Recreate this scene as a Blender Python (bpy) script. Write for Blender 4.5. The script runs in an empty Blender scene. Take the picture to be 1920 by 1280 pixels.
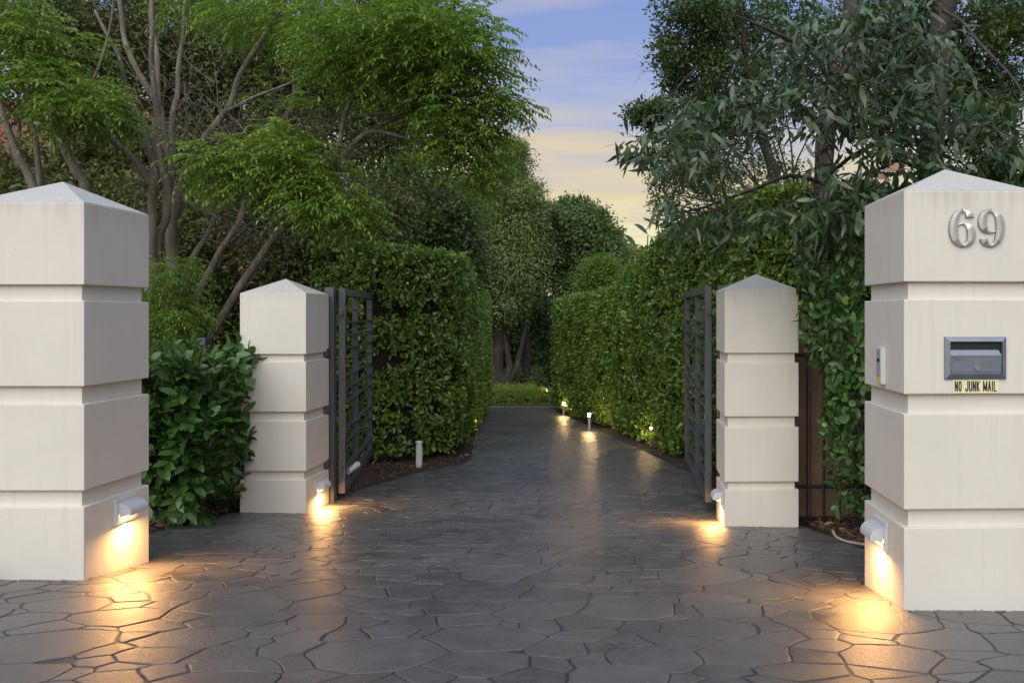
import bpy, bmesh, math, random
import numpy as np
from mathutils import Vector, Matrix, noise

random.seed(7)
RNG = np.random.default_rng(11)
SC = bpy.context.scene
COL = SC.collection
R = math.radians

# ------------------------------------------------------------------ camera
CAM_Z = 1.49
F_PX, CX, CY = 1680.0, 1200.0, 587.0          # focal length and principal point, photograph pixels
cam = bpy.data.cameras.new('camera')
cam.sensor_width = 36.0
cam.lens = F_PX / 1920.0 * 36.0
cam.shift_x = (960 - CX) / 1920.0
cam.shift_y = -(640 - CY) / 1920.0
cam.clip_end = 500
cam_o = bpy.data.objects.new('camera', cam)
cam_o.location = (0, 0, CAM_Z)
cam_o.rotation_euler = (R(90), 0, 0)
COL.objects.link(cam_o)
SC.camera = cam_o

# ------------------------------------------------------------------ sky
SUN_EL, SUN_AZ = 40.0, 190.0                   # degrees; azimuth from +Y clockwise (behind the camera)
world = bpy.data.worlds.new('World')
SC.world = world
world.use_nodes = True
nt = world.node_tree
nt.nodes.clear()
def N(tree, typ, **kw):
    n = tree.nodes.new(typ)
    for k, v in kw.items():
        setattr(n, k, v)
    return n
def ramp_set(rn, stops, interp='LINEAR'):
    cr = rn.color_ramp
    cr.interpolation = interp
    while len(cr.elements) > 1:
        cr.elements.remove(cr.elements[-1])
    cr.elements[0].position = stops[0][0]
    cr.elements[0].color = (*stops[0][1], 1)
    for p, c in stops[1:]:
        e = cr.elements.new(p)
        e.color = (*c, 1)
def math_node(tree, op, a, b=None, c=None):
    m = N(tree, 'ShaderNodeMath', operation=op)
    for i, v in enumerate((a, b, c)):
        if v is None: continue
        if hasattr(v, 'is_output') or hasattr(v, 'links'):
            tree.links.new(v, m.inputs[i])
        else:
            m.inputs[i].default_value = v
    return m.outputs[0]
SKY_GAIN = 0.50
wo = N(nt, 'ShaderNodeOutputWorld')
bg1 = N(nt, 'ShaderNodeBackground'); bg2 = N(nt, 'ShaderNodeBackground')
add = N(nt, 'ShaderNodeAddShader')
sky = N(nt, 'ShaderNodeTexSky')
sky.sky_type = 'NISHITA'
sky.sun_disc = False
sky.sun_elevation = R(SUN_EL)
sky.sun_rotation = R(SUN_AZ)
sky.dust_density = 2.0
nt.links.new(sky.outputs[0], bg1.inputs[0])
bg1.inputs[1].default_value = 0.012
tc = N(nt, 'ShaderNodeTexCoord')
sx = N(nt, 'ShaderNodeSeparateXYZ')
nt.links.new(tc.outputs['Generated'], sx.inputs[0])
az = math_node(nt, 'ARCTAN2', sx.outputs[0], sx.outputs[1])
cmb = N(nt, 'ShaderNodeCombineXYZ')
nt.links.new(math_node(nt, 'MULTIPLY', az, 3.0), cmb.inputs[0])
nt.links.new(math_node(nt, 'MULTIPLY', sx.outputs[2], 46.0), cmb.inputs[1])
nz = N(nt, 'ShaderNodeTexNoise'); nz.inputs['Scale'].default_value = 1.0; nz.inputs['Detail'].default_value = 5.0
nz.inputs['Roughness'].default_value = 0.55
nt.links.new(cmb.outputs[0], nz.inputs['Vector'])
cmb2 = N(nt, 'ShaderNodeCombineXYZ')
nt.links.new(math_node(nt, 'MULTIPLY', az, 2.2), cmb2.inputs[0])
nt.links.new(math_node(nt, 'MULTIPLY', sx.outputs[2], 14.0), cmb2.inputs[1])
nz2 = N(nt, 'ShaderNodeTexNoise'); nz2.inputs['Scale'].default_value = 1.0; nz2.inputs['Detail'].default_value = 4.0
nt.links.new(cmb2.outputs[0], nz2.inputs['Vector'])
zp = math_node(nt, 'MULTIPLY_ADD', math_node(nt, 'SUBTRACT', nz.outputs[0], 0.5), 0.17, sx.outputs[2])
zp = math_node(nt, 'MULTIPLY_ADD', math_node(nt, 'SUBTRACT', nz2.outputs[0], 0.5), 0.10, zp)
rp = N(nt, 'ShaderNodeValToRGB')
nt.links.new(zp, rp.inputs[0])
ramp_set(rp, [(0.0, (.60, .56, .42)), (.085, (.84, .73, .38)), (.125, (.70, .56, .28)), (.165, (.60, .50, .37)),
              (.20, (.46, .44, .47)), (.235, (.33, .37, .58)), (.28, (.23, .30, .58)), (.36, (.21, .29, .58)),
              (.55, (.25, .35, .60)), (1.0, (.31, .38, .56))])
nz3 = N(nt, 'ShaderNodeTexNoise'); nz3.inputs['Scale'].default_value = 1.0; nz3.inputs['Detail'].default_value = 6.0
cmb3 = N(nt, 'ShaderNodeCombineXYZ')
nt.links.new(math_node(nt, 'MULTIPLY', az, 4.5), cmb3.inputs[0]); nt.links.new(math_node(nt, 'MULTIPLY', sx.outputs[2], 30.0), cmb3.inputs[1]); cmb3.inputs[2].default_value = 7.3
nt.links.new(cmb3.outputs[0], nz3.inputs['Vector'])
mk = N(nt, 'ShaderNodeMapRange'); nt.links.new(nz3.outputs[0], mk.inputs[0]); mk.inputs[1].default_value = .46; mk.inputs[2].default_value = .70; mk.inputs[3].default_value = 0.0; mk.inputs[4].default_value = .6
veil = N(nt, 'ShaderNodeMix', data_type='RGBA'); nt.links.new(mk.outputs[0], veil.inputs[0]); nt.links.new(rp.outputs[0], veil.inputs[6]); veil.inputs[7].default_value = (.46, .43, .50, 1)
nt.links.new(veil.outputs[2], bg2.inputs[0])
bg2.inputs[1].default_value = SKY_GAIN
nt.links.new(bg1.outputs[0], add.inputs[0]); nt.links.new(bg2.outputs[0], add.inputs[1])
nt.links.new(add.outputs[0], wo.inputs[0])

# ------------------------------------------------------------------ sun (soft dusk light from the street side)
sun = bpy.data.lights.new('sun', 'SUN')
sun.energy = 1.5
sun.angle = R(75)
sun.color = (1.0, .965, .89)
sun_o = bpy.data.objects.new('sun', sun)
sd = Vector((math.sin(R(SUN_AZ)) * math.cos(R(SUN_EL)), math.cos(R(SUN_AZ)) * math.cos(R(SUN_EL)), math.sin(R(SUN_EL))))
sun_o.rotation_euler = sd.to_track_quat('Z', 'Y').to_euler()
sun_o.location = (0, -10, 12)
COL.objects.link(sun_o)

# ------------------------------------------------------------------ exposure, render
SC.view_settings.view_transform = 'Standard'
SC.view_settings.look = 'None'
SC.view_settings.gamma = 1.0
SC.view_settings.exposure = 1.0
SC.view_settings.use_curve_mapping = False
SC.render.engine = 'CYCLES'
SC.cycles.use_denoising = True
SC.cycles.max_bounces = 6
SC.cycles.diffuse_bounces = 3
SC.cycles.glossy_bounces = 3
SC.cycles.transmission_bounces = 4
SC.cycles.sample_clamp_indirect = 4.0
SC.cycles.caustics_reflective = False
SC.cycles.caustics_refractive = False

# ------------------------------------------------------------------ helpers: places
def P(px, py, d):
    """A point seen at (px, py) in the photograph at depth d metres."""
    return Vector(((px - CX) / F_PX * d, d, CAM_Z + (CY - py) / F_PX * d))
def to_px(p):
    p = np.asarray(p)
    return CX + F_PX * p[..., 0] / p[..., 1], CY - F_PX * (p[..., 2] - CAM_Z) / p[..., 1]
def gz(x, y):
    z = np.interp(y, [-30, 0, 2.6, 8.6, 26, 40, 300], [.27, .262, .243, -.465, -1.2, -1.3, -1.3])
    return z - .014 * np.clip(x, -6, 6) * np.clip((13 - y) / 4, 0, 1)

# ------------------------------------------------------------------ helpers: objects
def link(o, parent=None):
    COL.objects.link(o)
    if parent is not None:
        o.parent = parent
    return o
def thing(name, label, cat, loc, group=None, rz=0.0):
    o = bpy.data.objects.new(name, None)
    o.empty_display_size = .1
    o.location = loc
    o.rotation_euler = (0, 0, rz)
    o['label'] = label; o['category'] = cat
    if group: o['group'] = group
    return link(o)
def tag(o, label=None, cat=None, group=None, kind=None):
    if label: o['label'] = label
    if cat: o['category'] = cat
    if group: o['group'] = group
    if kind: o['kind'] = kind
    return o
class MB:
    def __init__(s): s.v = []; s.f = []
    def add(s, vs, fs):
        b = len(s.v); s.v += [tuple(v) for v in vs]; s.f += [tuple(i + b for i in f) for f in fs]; return s
    def box(s, c, size, rz=0.0, bev=0.0):
        hx, hy, hz = size[0] / 2, size[1] / 2, size[2] / 2
        if bev <= 0:
            pts = [(-hx, -hy, -hz), (hx, -hy, -hz), (hx, hy, -hz), (-hx, hy, -hz), (-hx, -hy, hz), (hx, -hy, hz), (hx, hy, hz), (-hx, hy, hz)]
            fs = [(0, 3, 2, 1), (4, 5, 6, 7), (0, 1, 5, 4), (1, 2, 6, 5), (2, 3, 7, 6), (3, 0, 4, 7)]
        else:
            bm = bmesh.new(); bmesh.ops.create_cube(bm, size=1.0)
            for v in bm.verts: v.co = Vector((v.co.x * size[0], v.co.y * size[1], v.co.z * size[2]))
            bmesh.ops.bevel(bm, geom=list(bm.edges), offset=bev, segments=2, profile=.6, affect='EDGES')
            bm.verts.index_update()
            pts = [v.co[:] for v in bm.verts]; fs = [[v.index for v in f.verts] for f in bm.faces]; bm.free()
        ca, sa = math.cos(rz), math.sin(rz)
        return s.add([(c[0] + x * ca - y * sa, c[1] + x * sa + y * ca, c[2] + z) for x, y, z in pts], fs)
    def tube(s, pts, radii, n=7, caps=True):
        pts = [Vector(p) for p in pts]; m = len(pts)
        if not hasattr(radii, '__len__'): radii = [radii] * m
        t0 = (pts[1] - pts[0]).normalized()
        ref = Vector((1, 0, 0)) if abs(t0.x) < .8 else Vector((0, 1, 0))
        nrm = t0.cross(ref).normalized(); vs = []; fs = []
        for i in range(m):
            t = (pts[min(i + 1, m - 1)] - pts[max(i - 1, 0)]).normalized()
            nrm = (nrm - t * nrm.dot(t)).normalized(); bn = t.cross(nrm)
            for k in range(n):
                a = 2 * math.pi * k / n
                vs.append(pts[i] + (nrm * math.cos(a) + bn * math.sin(a)) * radii[i])
        for i in range(m - 1):
            for k in range(n):
                k2 = (k + 1) % n
                fs.append((i * n + k, i * n + k2, (i + 1) * n + k2, (i + 1) * n + k))
        if caps:
            fs.append(tuple(range(n - 1, -1, -1))); fs.append(tuple((m - 1) * n + k for k in range(n)))
        return s.add(vs, fs)
    def prism(s, poly, a, b, f):
        """poly 2-D, extruded between a and b, f maps (u, v, w) to a point."""
        n = len(poly)
        vs = [f(u, v, a) for u, v in poly] + [f(u, v, b) for u, v in poly]
        fs = [tuple(range(n - 1, -1, -1)), tuple(range(n, 2 * n))] + [(i, (i + 1) % n, n + (i + 1) % n, n + i) for i in range(n)]
        return s.add(vs, fs)
    def build(s, name, mat, parent=None, origin=None, smooth=False, local=False):
        """Vertices are world coordinates unless local; a child is stored relative to its top thing."""
        me = bpy.data.meshes.new(name)
        o = bpy.data.objects.new(name, me)
        vs = s.v
        if not local:
            if parent is not None:
                top = parent
                off = Vector((0, 0, 0)); 
                while top is not None:
                    off += top.location; top = top.parent
                vs = [(v[0] - off.x, v[1] - off.y, v[2] - off.z) for v in vs]
            elif origin is not None:
                vs = [(v[0] - origin[0], v[1] - origin[1], v[2] - origin[2]) for v in vs]
                o.location = origin
        me.from_pydata(vs, [], s.f)
        me.materials.append(mat)
        if smooth:
            me.polygons.foreach_set('use_smooth', [True] * len(me.polygons))
        me.update()
        return link(o, parent)

# ------------------------------------------------------------------ helpers: materials
def new_mat(name):
    m = bpy.data.materials.new(name); m.use_nodes = True
    t = m.node_tree; t.nodes.clear()
    out = N(t, 'ShaderNodeOutputMaterial'); b = N(t, 'ShaderNodeBsdfPrincipled')
    t.links.new(b.outputs[0], out.inputs[0])
    return m, t, b, out
def pos_vec(t, scale=(1, 1, 1)):
    g = N(t, 'ShaderNodeNewGeometry'); mp = N(t, 'ShaderNodeMapping')
    mp.inputs['Scale'].default_value = scale
    t.links.new(g.outputs['Position'], mp.inputs[0])
    return mp.outputs[0]
def noise_n(t, vec, scale, detail=4.0, rough=.55):
    n = N(t, 'ShaderNodeTexNoise')
    n.inputs['Scale'].default_value = scale; n.inputs['Detail'].default_value = detail; n.inputs['Roughness'].default_value = rough
    t.links.new(vec, n.inputs['Vector'])
    return n.outputs[0]
def bump_n(t, b, h, strength, dist, prev=None):
    bn = N(t, 'ShaderNodeBump'); bn.inputs['Strength'].default_value = strength; bn.inputs['Distance'].default_value = dist
    t.links.new(h, bn.inputs['Height'])
    if prev is not None: t.links.new(prev, bn.inputs['Normal'])
    t.links.new(bn.outputs[0], b.inputs['Normal'])
    return bn.outputs[0]
def mixc(t, fac, a, b):
    m = N(t, 'ShaderNodeMix', data_type='RGBA')
    for v, i in ((fac, 0), (a, 6), (b, 7)):
        if hasattr(v, 'is_output'): t.links.new(v, m.inputs[i])
        elif i == 0: m.inputs[0].default_value = v
        else: m.inputs[i].default_value = (*v, 1)
    return m.outputs[2]
def ramp_n(t, fac, stops):
    r = N(t, 'ShaderNodeValToRGB'); t.links.new(fac, r.inputs[0]); ramp_set(r, stops); return r.outputs[0]
def simple(name, c, rough=.5, metal=0.0, var=.12, scale=6.0, bump=0.0, bscale=120.0, bdist=.002):
    m, t, b, o = new_mat(name)
    v = pos_vec(t)
    n = noise_n(t, v, scale)
    col = ramp_n(t, n, [(.25, tuple(x * (1 - var) for x in c)), (.75, tuple(min(1, x * (1 + var)) for x in c))])
    t.links.new(col, b.inputs['Base Color'])
    b.inputs['Roughness'].default_value = rough; b.inputs['Metallic'].default_value = metal
    if bump: bump_n(t, b, noise_n(t, v, bscale, 3), bump, bdist)
    return m
def emis(name, c, s):
    m, t, b, o = new_mat(name)
    b.inputs['Base Color'].default_value = (*c, 1)
    b.inputs['Emission Color'].default_value = (*c, 1); b.inputs['Emission Strength'].default_value = s
    return m
def leaf_mat(name, stops, rough=.42, trans=.25, spec=.5):
    m, t, b, o = new_mat(name)
    a = N(t, 'ShaderNodeAttribute'); a.attribute_name = 'tint'
    col = ramp_n(t, a.outputs['Fac'], stops)
    v = pos_vec(t)
    vein = noise_n(t, v, 35.0, 2)
    col2 = mixc(t, vein, col, tuple(c * 1.25 for c in stops[len(stops) // 2][1]))
    t.links.new(col2, b.inputs['Base Color'])
    b.inputs['Roughness'].default_value = rough
    b.inputs['Specular IOR Level'].default_value = spec
    tr = N(t, 'ShaderNodeBsdfTranslucent')
    br = N(t, 'ShaderNodeBrightContrast'); 
    mul = N(t, 'ShaderNodeMix', data_type='RGBA', blend_type='MULTIPLY'); mul.inputs[0].default_value = 1.0
    t.links.new(col2, mul.inputs[6]); mul.inputs[7].default_value = (1.5, 1.6, .7, 1)
    t.links.new(mul.outputs[2], tr.inputs[0])
    ms = N(t, 'ShaderNodeMixShader'); ms.inputs[0].default_value = trans
    t.links.new(b.outputs[0], ms.inputs[1]); t.links.new(tr.outputs[0], ms.inputs[2]); t.links.new(ms.outputs[0], o.inputs[0])
    t.nodes.remove(br)
    return m
def bark_mat(name, c0, c1, c2, scale=9.0):
    m, t, b, o = new_mat(name)
    v = pos_vec(t, (1, 1, .28))
    n = noise_n(t, v, scale, 5, .6)
    n2 = noise_n(t, pos_vec(t), 28, 3)
    col = ramp_n(t, n, [(.3, c0), (.55, c1), (.75, c2)])
    lich = ramp_n(t, n2, [(.62, (0, 0, 0)), (.70, (1, 1, 1))])
    bw = N(t, 'ShaderNodeRGBToBW'); t.links.new(lich, bw.inputs[0])
    fac = math_node(t, 'MULTIPLY', bw.outputs[0], .5)
    t.links.new(mixc(t, fac, col, tuple(min(1, x * 1.8 + .03) for x in c2)), b.inputs['Base Color'])
    b.inputs['Roughness'].default_value = .85
    bump_n(t, b, n, .6, .02)
    return m

def stucco(name, base, dirt):
    m, t, b, o = new_mat(name)
    v = pos_vec(t)
    big = noise_n(t, v, 1.6, 5, .6)
    streak = noise_n(t, pos_vec(t, (22, 22, .9)), 1.0, 4, .6)
    spots = noise_n(t, v, 19, 4, .65)
    c = ramp_n(t, big, [(.3, tuple(x * .94 for x in base)), (.7, tuple(min(1, x * 1.03) for x in base))])
    sf = math_node(t, 'MULTIPLY', math_node(t, 'MULTIPLY', ramp_n(t, streak, [(.54, (0, 0, 0)), (.74, (1, 1, 1))]), ramp_n(t, big, [(.4, (.05, .05, .05)), (.65, (1, 1, 1))])), .24)
    c = mixc(t, sf, c, dirt)
    pf = math_node(t, 'MULTIPLY', ramp_n(t, spots, [(.70, (0, 0, 0)), (.76, (1, 1, 1))]), .35)
    c = mixc(t, pf, c, dirt)
    # drip marks left by rain running off the caps, and old water runs at the feet
    g = N(t, 'ShaderNodeNewGeometry'); sp3 = N(t, 'ShaderNodeSeparateXYZ'); t.links.new(g.outputs['Position'], sp3.inputs[0])
    back = math_node(t, 'GREATER_THAN', sp3.outputs[1], 7.0)
    zz = math_node(t, 'MULTIPLY_ADD', back, .41, sp3.outputs[2])
    drip_n = noise_n(t, pos_vec(t, (34, 34, .6)), 1.0, 3, .6)
    zt = math_node(t, 'MULTIPLY_ADD', math_node(t, 'SUBTRACT', drip_n, .45), .45, zz)
    mr = N(t, 'ShaderNodeMapRange'); t.links.new(zt, mr.inputs[0]); mr.inputs[1].default_value = 2.03; mr.inputs[2].default_value = 2.16; mr.inputs[3].default_value = 0; mr.inputs[4].default_value = .32
    c = mixc(t, mr.outputs[0], c, dirt)
    run = ramp_n(t, noise_n(t, pos_vec(t, (9, 9, .35)), 1.0, 4, .6), [(.66, (0, 0, 0)), (.74, (1, 1, 1))])
    c = mixc(t, math_node(t, 'MULTIPLY', run, .28), c, tuple(x * .9 for x in dirt))
    t.links.new(c, b.inputs['Base Color'])
    b.inputs['Roughness'].default_value = .72
    b.inputs['Specular IOR Level'].default_value = .3
    p = bump_n(t, b, noise_n(t, v, 6.0, 5, .6), .22, .012)
    bump_n(t, b, noise_n(t, v, 150, 3), .12, .002, p)
    return m
def paving(name, lo, hi, r0, r1, slabs=False):
    m, t, b, o = new_mat(name)
    v = pos_vec(t)
    big = noise_n(t, v, .9, 5, .6); mid = noise_n(t, v, 7, 6, .65); fine = noise_n(t, v, 90, 4, .6)
    fac = math_node(t, 'MULTIPLY_ADD', mid, .6, math_node(t, 'MULTIPLY', big, .4))
    c = ramp_n(t, fac, [(.36, lo), (.64, hi)])
    if slabs:
        at = N(t, 'ShaderNodeAttribute'); at.attribute_name = 'tint'
        c = mixc(t, math_node(t, 'MULTIPLY', at.outputs['Fac'], .38), c, tuple(x * 1.55 for x in hi))
        wear = ramp_n(t, noise_n(t, v, 2.3, 7, .72), [(.56, (0, 0, 0)), (.72, (1, 1, 1))])
        c = mixc(t, math_node(t, 'MULTIPLY', wear, .30), c, (.15, .148, .15))
    sp = ramp_n(t, fine, [(.66, (0, 0, 0)), (.76, (1, 1, 1))])
    c = mixc(t, math_node(t, 'MULTIPLY', sp, .25), c, tuple(x * 2.4 for x in hi))
    t.links.new(c, b.inputs['Base Color'])
    rr = math_node(t, 'MULTIPLY_ADD', math_node(t, 'MULTIPLY_ADD', mid, .65, math_node(t, 'MULTIPLY', big, .35)), (r1 - r0) * 2.2, r0 - (r1 - r0) * .6)
    t.links.new(rr, b.inputs['Roughness'])
    b.inputs['Specular IOR Level'].default_value = .75
    p = bump_n(t, b, noise_n(t, v, 18, 7, .74), .55, .011)
    bump_n(t, b, fine, .9, .005, p)
    return m
def soil(name, c0, c1, c2):
    m, t, b, o = new_mat(name)
    v = pos_vec(t)
    n = noise_n(t, v, 26, 6, .7)
    t.links.new(ramp_n(t, n, [(.3, c0), (.52, c1), (.72, c2)]), b.inputs['Base Color'])
    b.inputs['Roughness'].default_value = .95
    bump_n(t, b, n, .9, .03)
    return m

M = {}
M['stucco'] = stucco('cream_render', (.665, .637, .562), (.39, .365, .32))
M['cap'] = stucco('weathered_cap_render', (.56, .555, .525), (.30, .30, .285))
M['stone'] = paving('sealed_stamped_stone', (.036, .035, .037), (.108, .102, .101), .24, .46, True)
M['joint'] = paving('stamped_joint', (.018, .017, .016), (.036, .032, .030), .40, .60)
M['pale'] = paving('pale_concrete', (.12, .115, .11), (.19, .18, .17), .6, .8)
M['soil'] = soil('mulch_soil', (.018, .012, .008), (.045, .028, .018), (.10, .065, .042))
M['litter'] = leaf_mat('dry_litter', [(0, (.05, .028, .016)), (.5, (.13, .075, .042)), (1, (.30, .20, .12))], .8, .05, .2)
M['gate'] = simple('charcoal_powder_coat', (.062, .067, .078), .42, .0, .06, 3, .05, 300)
M['black'] = simple('black_metal', (.018, .019, .022), .45, .0, .1)
M['alu'] = simple('grey_lamp_metal', (.56, .58, .61), .40, .1, .05)
M['lens'] = emis('warm_lamp_lens', (1.0, .70, .36), 9.0)
M['lens2'] = emis('bollard_lens', (1.0, .66, .28), 220.0)
M['pvc'] = simple('white_plastic', (.62, .62, .60), .45, 0, .05)
M['hose'] = simple('weathered_pipe', (.30, .28, .25), .6, 0, .2, 20)
M['letter'] = simple('zinc_letterbox', (.20, .225, .27), .42, .55, .14, 14, .12, 60)
M['dark'] = simple('dark_slot', (.012, .012, .014), .7)
M['steel'] = simple('brushed_steel', (.46, .455, .45), .34, 1.0, .08, 20)
M['cream_plate'] = simple('cream_plate', (.78, .72, .42), .5, 0, .03)
M['ink'] = simple('black_lettering', (.012, .012, .012), .5)
M['scratch'] = simple('scratched_mark', (.11, .125, .16), .5, .5)
M['intercom'] = simple('intercom_silver', (.50, .52, .55), .35, .4, .05)
M['yellow'] = simple('yellow_sticker', (.75, .56, .06), .5)
M['board'] = simple('tan_fence_boards', (.28, .19, .12), .8, 0, .25, 7, .4, 40, .006)
M['core'] = simple('dark_core', (.014, .013, .008), .95, 0, .4, 10, .6, 30, .05)  # near-black solid filling, coloured as the shaded inside of the foliage
M['bark'] = bark_mat('grey_brown_bark', (.075, .062, .048), (.155, .135, .105), (.26, .235, .19))
M['bark_dark'] = bark_mat('dark_bark', (.020, .017, .013), (.045, .038, .030), (.085, .072, .058))
M['bark_euc'] = bark_mat('fibrous_eucalypt_bark', (.026, .020, .016), (.065, .050, .040), (.13, .105, .085), 14)
M['twig'] = simple('twig', (.05, .04, .03), .85)
M['roof'] = simple('terracotta_tiles', (.21, .075, .048), .75, 0, .3, 4, .3, 30, .01)
M['brick'] = simple('red_brick_wall', (.24, .10, .065), .85, 0, .3, 9, .3, 50, .01)
M['white_wall'] = simple('far_white_wall', (.55, .55, .54), .8)
M['glass'] = simple('window_glass', (.02, .025, .03), .08)
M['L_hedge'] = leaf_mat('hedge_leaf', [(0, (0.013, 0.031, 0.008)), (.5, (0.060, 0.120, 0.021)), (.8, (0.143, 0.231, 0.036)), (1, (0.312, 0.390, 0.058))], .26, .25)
M['L_shrub'] = leaf_mat('broad_shrub_leaf', [(0, (0.018, 0.046, 0.015)), (.6, (0.037, 0.094, 0.024)), (.9, (0.066, 0.138, 0.029)), (1, (0.165, 0.242, 0.033))], .30, .18)
M['L_pinnate'] = leaf_mat('pinnate_leaflet', [(0, (0.043, 0.082, 0.016)), (.5, (0.132, 0.216, 0.034)), (1, (0.300, 0.384, 0.060))], .42, .38)
M['L_darktree'] = leaf_mat('dark_tree_leaf', [(0, (0.030, 0.036, 0.013)), (.6, (0.090, 0.106, 0.031)), (1, (0.184, 0.207, 0.057))], .5, .25)
M['L_far'] = leaf_mat('grey_green_leaf', [(0, (0.055, 0.083, 0.029)), (.5, (0.165, 0.226, 0.077)), (1, (0.297, 0.363, 0.132))], .5, .3)
M['L_round'] = leaf_mat('round_tree_leaf', [(0, (0.032, 0.055, 0.020)), (.6, (0.106, 0.167, 0.055)), (1, (0.218, 0.287, 0.092))], .45, .25)
M['L_bright'] = leaf_mat('bright_shrub_leaf', [(0, (.050, .095, .016)), (.6, (.12, .20, .030)), (1, (.24, .32, .05))], .4, .4)
M['L_euc'] = leaf_mat('blue_green_eucalypt_leaf', [(0, (.012, .024, .010)), (.5, (.034, .062, .027)), (.85, (.066, .108, .050)), (1, (.18, .23, .14))], .30, .15)
M['L_fine'] = leaf_mat('fine_dark_leaf', [(0, (0.019, 0.036, 0.012)), (.6, (0.060, 0.103, 0.029)), (1, (0.156, 0.216, 0.050))], .42, .3)
M['L_box'] = leaf_mat('box_leaf', [(0, (0.055, 0.110, 0.013)), (.6, (0.143, 0.231, 0.031)), (1, (0.242, 0.319, 0.044))], .45, .25)
M['L_strap'] = leaf_mat('strap_leaf', [(0, (.02, .05, .012)), (.7, (.045, .10, .02)), (1, (.22, .19, .05))], .4, .2)
M['L_flower'] = leaf_mat('purple_flower', [(0, (.16, .05, .16)), (1, (.34, .12, .30))], .6, .3)
M['L_brown'] = leaf_mat('dead_leaf', [(0, (.18, .10, .06)), (1, (.34, .22, .14))], .7, .2)

# ------------------------------------------------------------------ helpers: leaves
T_RHOMB = (np.array([(0, 0, 0), (.45, .5, .05), (1, 0, -.03), (.45, -.5, .05)]), [(0, 1, 2), (0, 2, 3)])
T_HEX = (np.array([(0, 0, 0), (.28, .44, .06), (.70, .42, .05), (1, 0, -.05), (.70, -.42, .05), (.28, -.44, .06)]), [(0, 3, 2, 1), (0, 5, 4, 3)])
T_OVAL = (np.array([(0, 0, 0), (.25, .36, .06), (.55, .50, .07), (.82, .34, .03), (1, 0, -.08), (.82, -.34, .03), (.55, -.50, .07), (.25, -.36, .06), (.3, 0, .0), (.65, 0, .0)]),
          [(0, 8, 2, 1), (8, 9, 3, 2), (9, 4, 3), (0, 7, 6, 8), (8, 6, 5, 9), (9, 5, 4)])
T_LANCE = (np.array([(0, 0, 0), (.22, .42, .03), (.22, -.30, .03), (.5, .62, .02), (.5, -.28, .02), (.78, .50, -.03), (.78, -.02, -.03), (1, .55, -.10)]),
           [(0, 2, 1), (1, 2, 4, 3), (3, 4, 6, 5), (5, 6, 7)])
def unit(a):
    return a / np.maximum(np.linalg.norm(a, axis=-1, keepdims=True), 1e-9)
def rnd_dir(n):
    return unit(RNG.normal(size=(n, 3)))
def frames(ax, nr):
    ax = unit(ax); nr = unit(nr - ax * np.sum(ax * nr, 1, keepdims=True)); sd = np.cross(nr, ax)
    return ax, sd, nr
def mesh_np(name, V, patt, nv, n, mat, tint=None, smooth=False):
    me = bpy.data.meshes.new(name)
    flat = np.concatenate([np.array(f) for f in patt]); sizes = np.array([len(f) for f in patt])
    me.vertices.add(n * nv); me.vertices.foreach_set('co', V.reshape(-1).astype(np.float32))
    li = (flat[None, :] + (np.arange(n) * nv)[:, None]).reshape(-1)
    me.loops.add(len(li)); me.loops.foreach_set('vertex_index', li.astype(np.int32))
    st = np.concatenate([[0], np.cumsum(np.tile(sizes, n))[:-1]])
    me.polygons.add(n * len(sizes)); me.polygons.foreach_set('loop_start', st.astype(np.int32))
    if tint is not None:
        at = me.attributes.new('tint', 'FLOAT', 'POINT'); at.data.foreach_set('value', np.repeat(tint, nv).astype(np.float32))
    me.materials.append(mat)
    me.update(calc_edges=True); me.validate()
    return me
LEAF_VARIANTS = {}
def leaf_variant(T, mat, k):
    key = (id(T), mat.name, k)
    if key not in LEAF_VARIANTS:
        LEAF_VARIANTS[key] = mesh_np('leaf', T[0].copy(), T[1], len(T[0]), 1, mat, np.array([k / 6.0]))
    return LEAF_VARIANTS[key]
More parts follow.
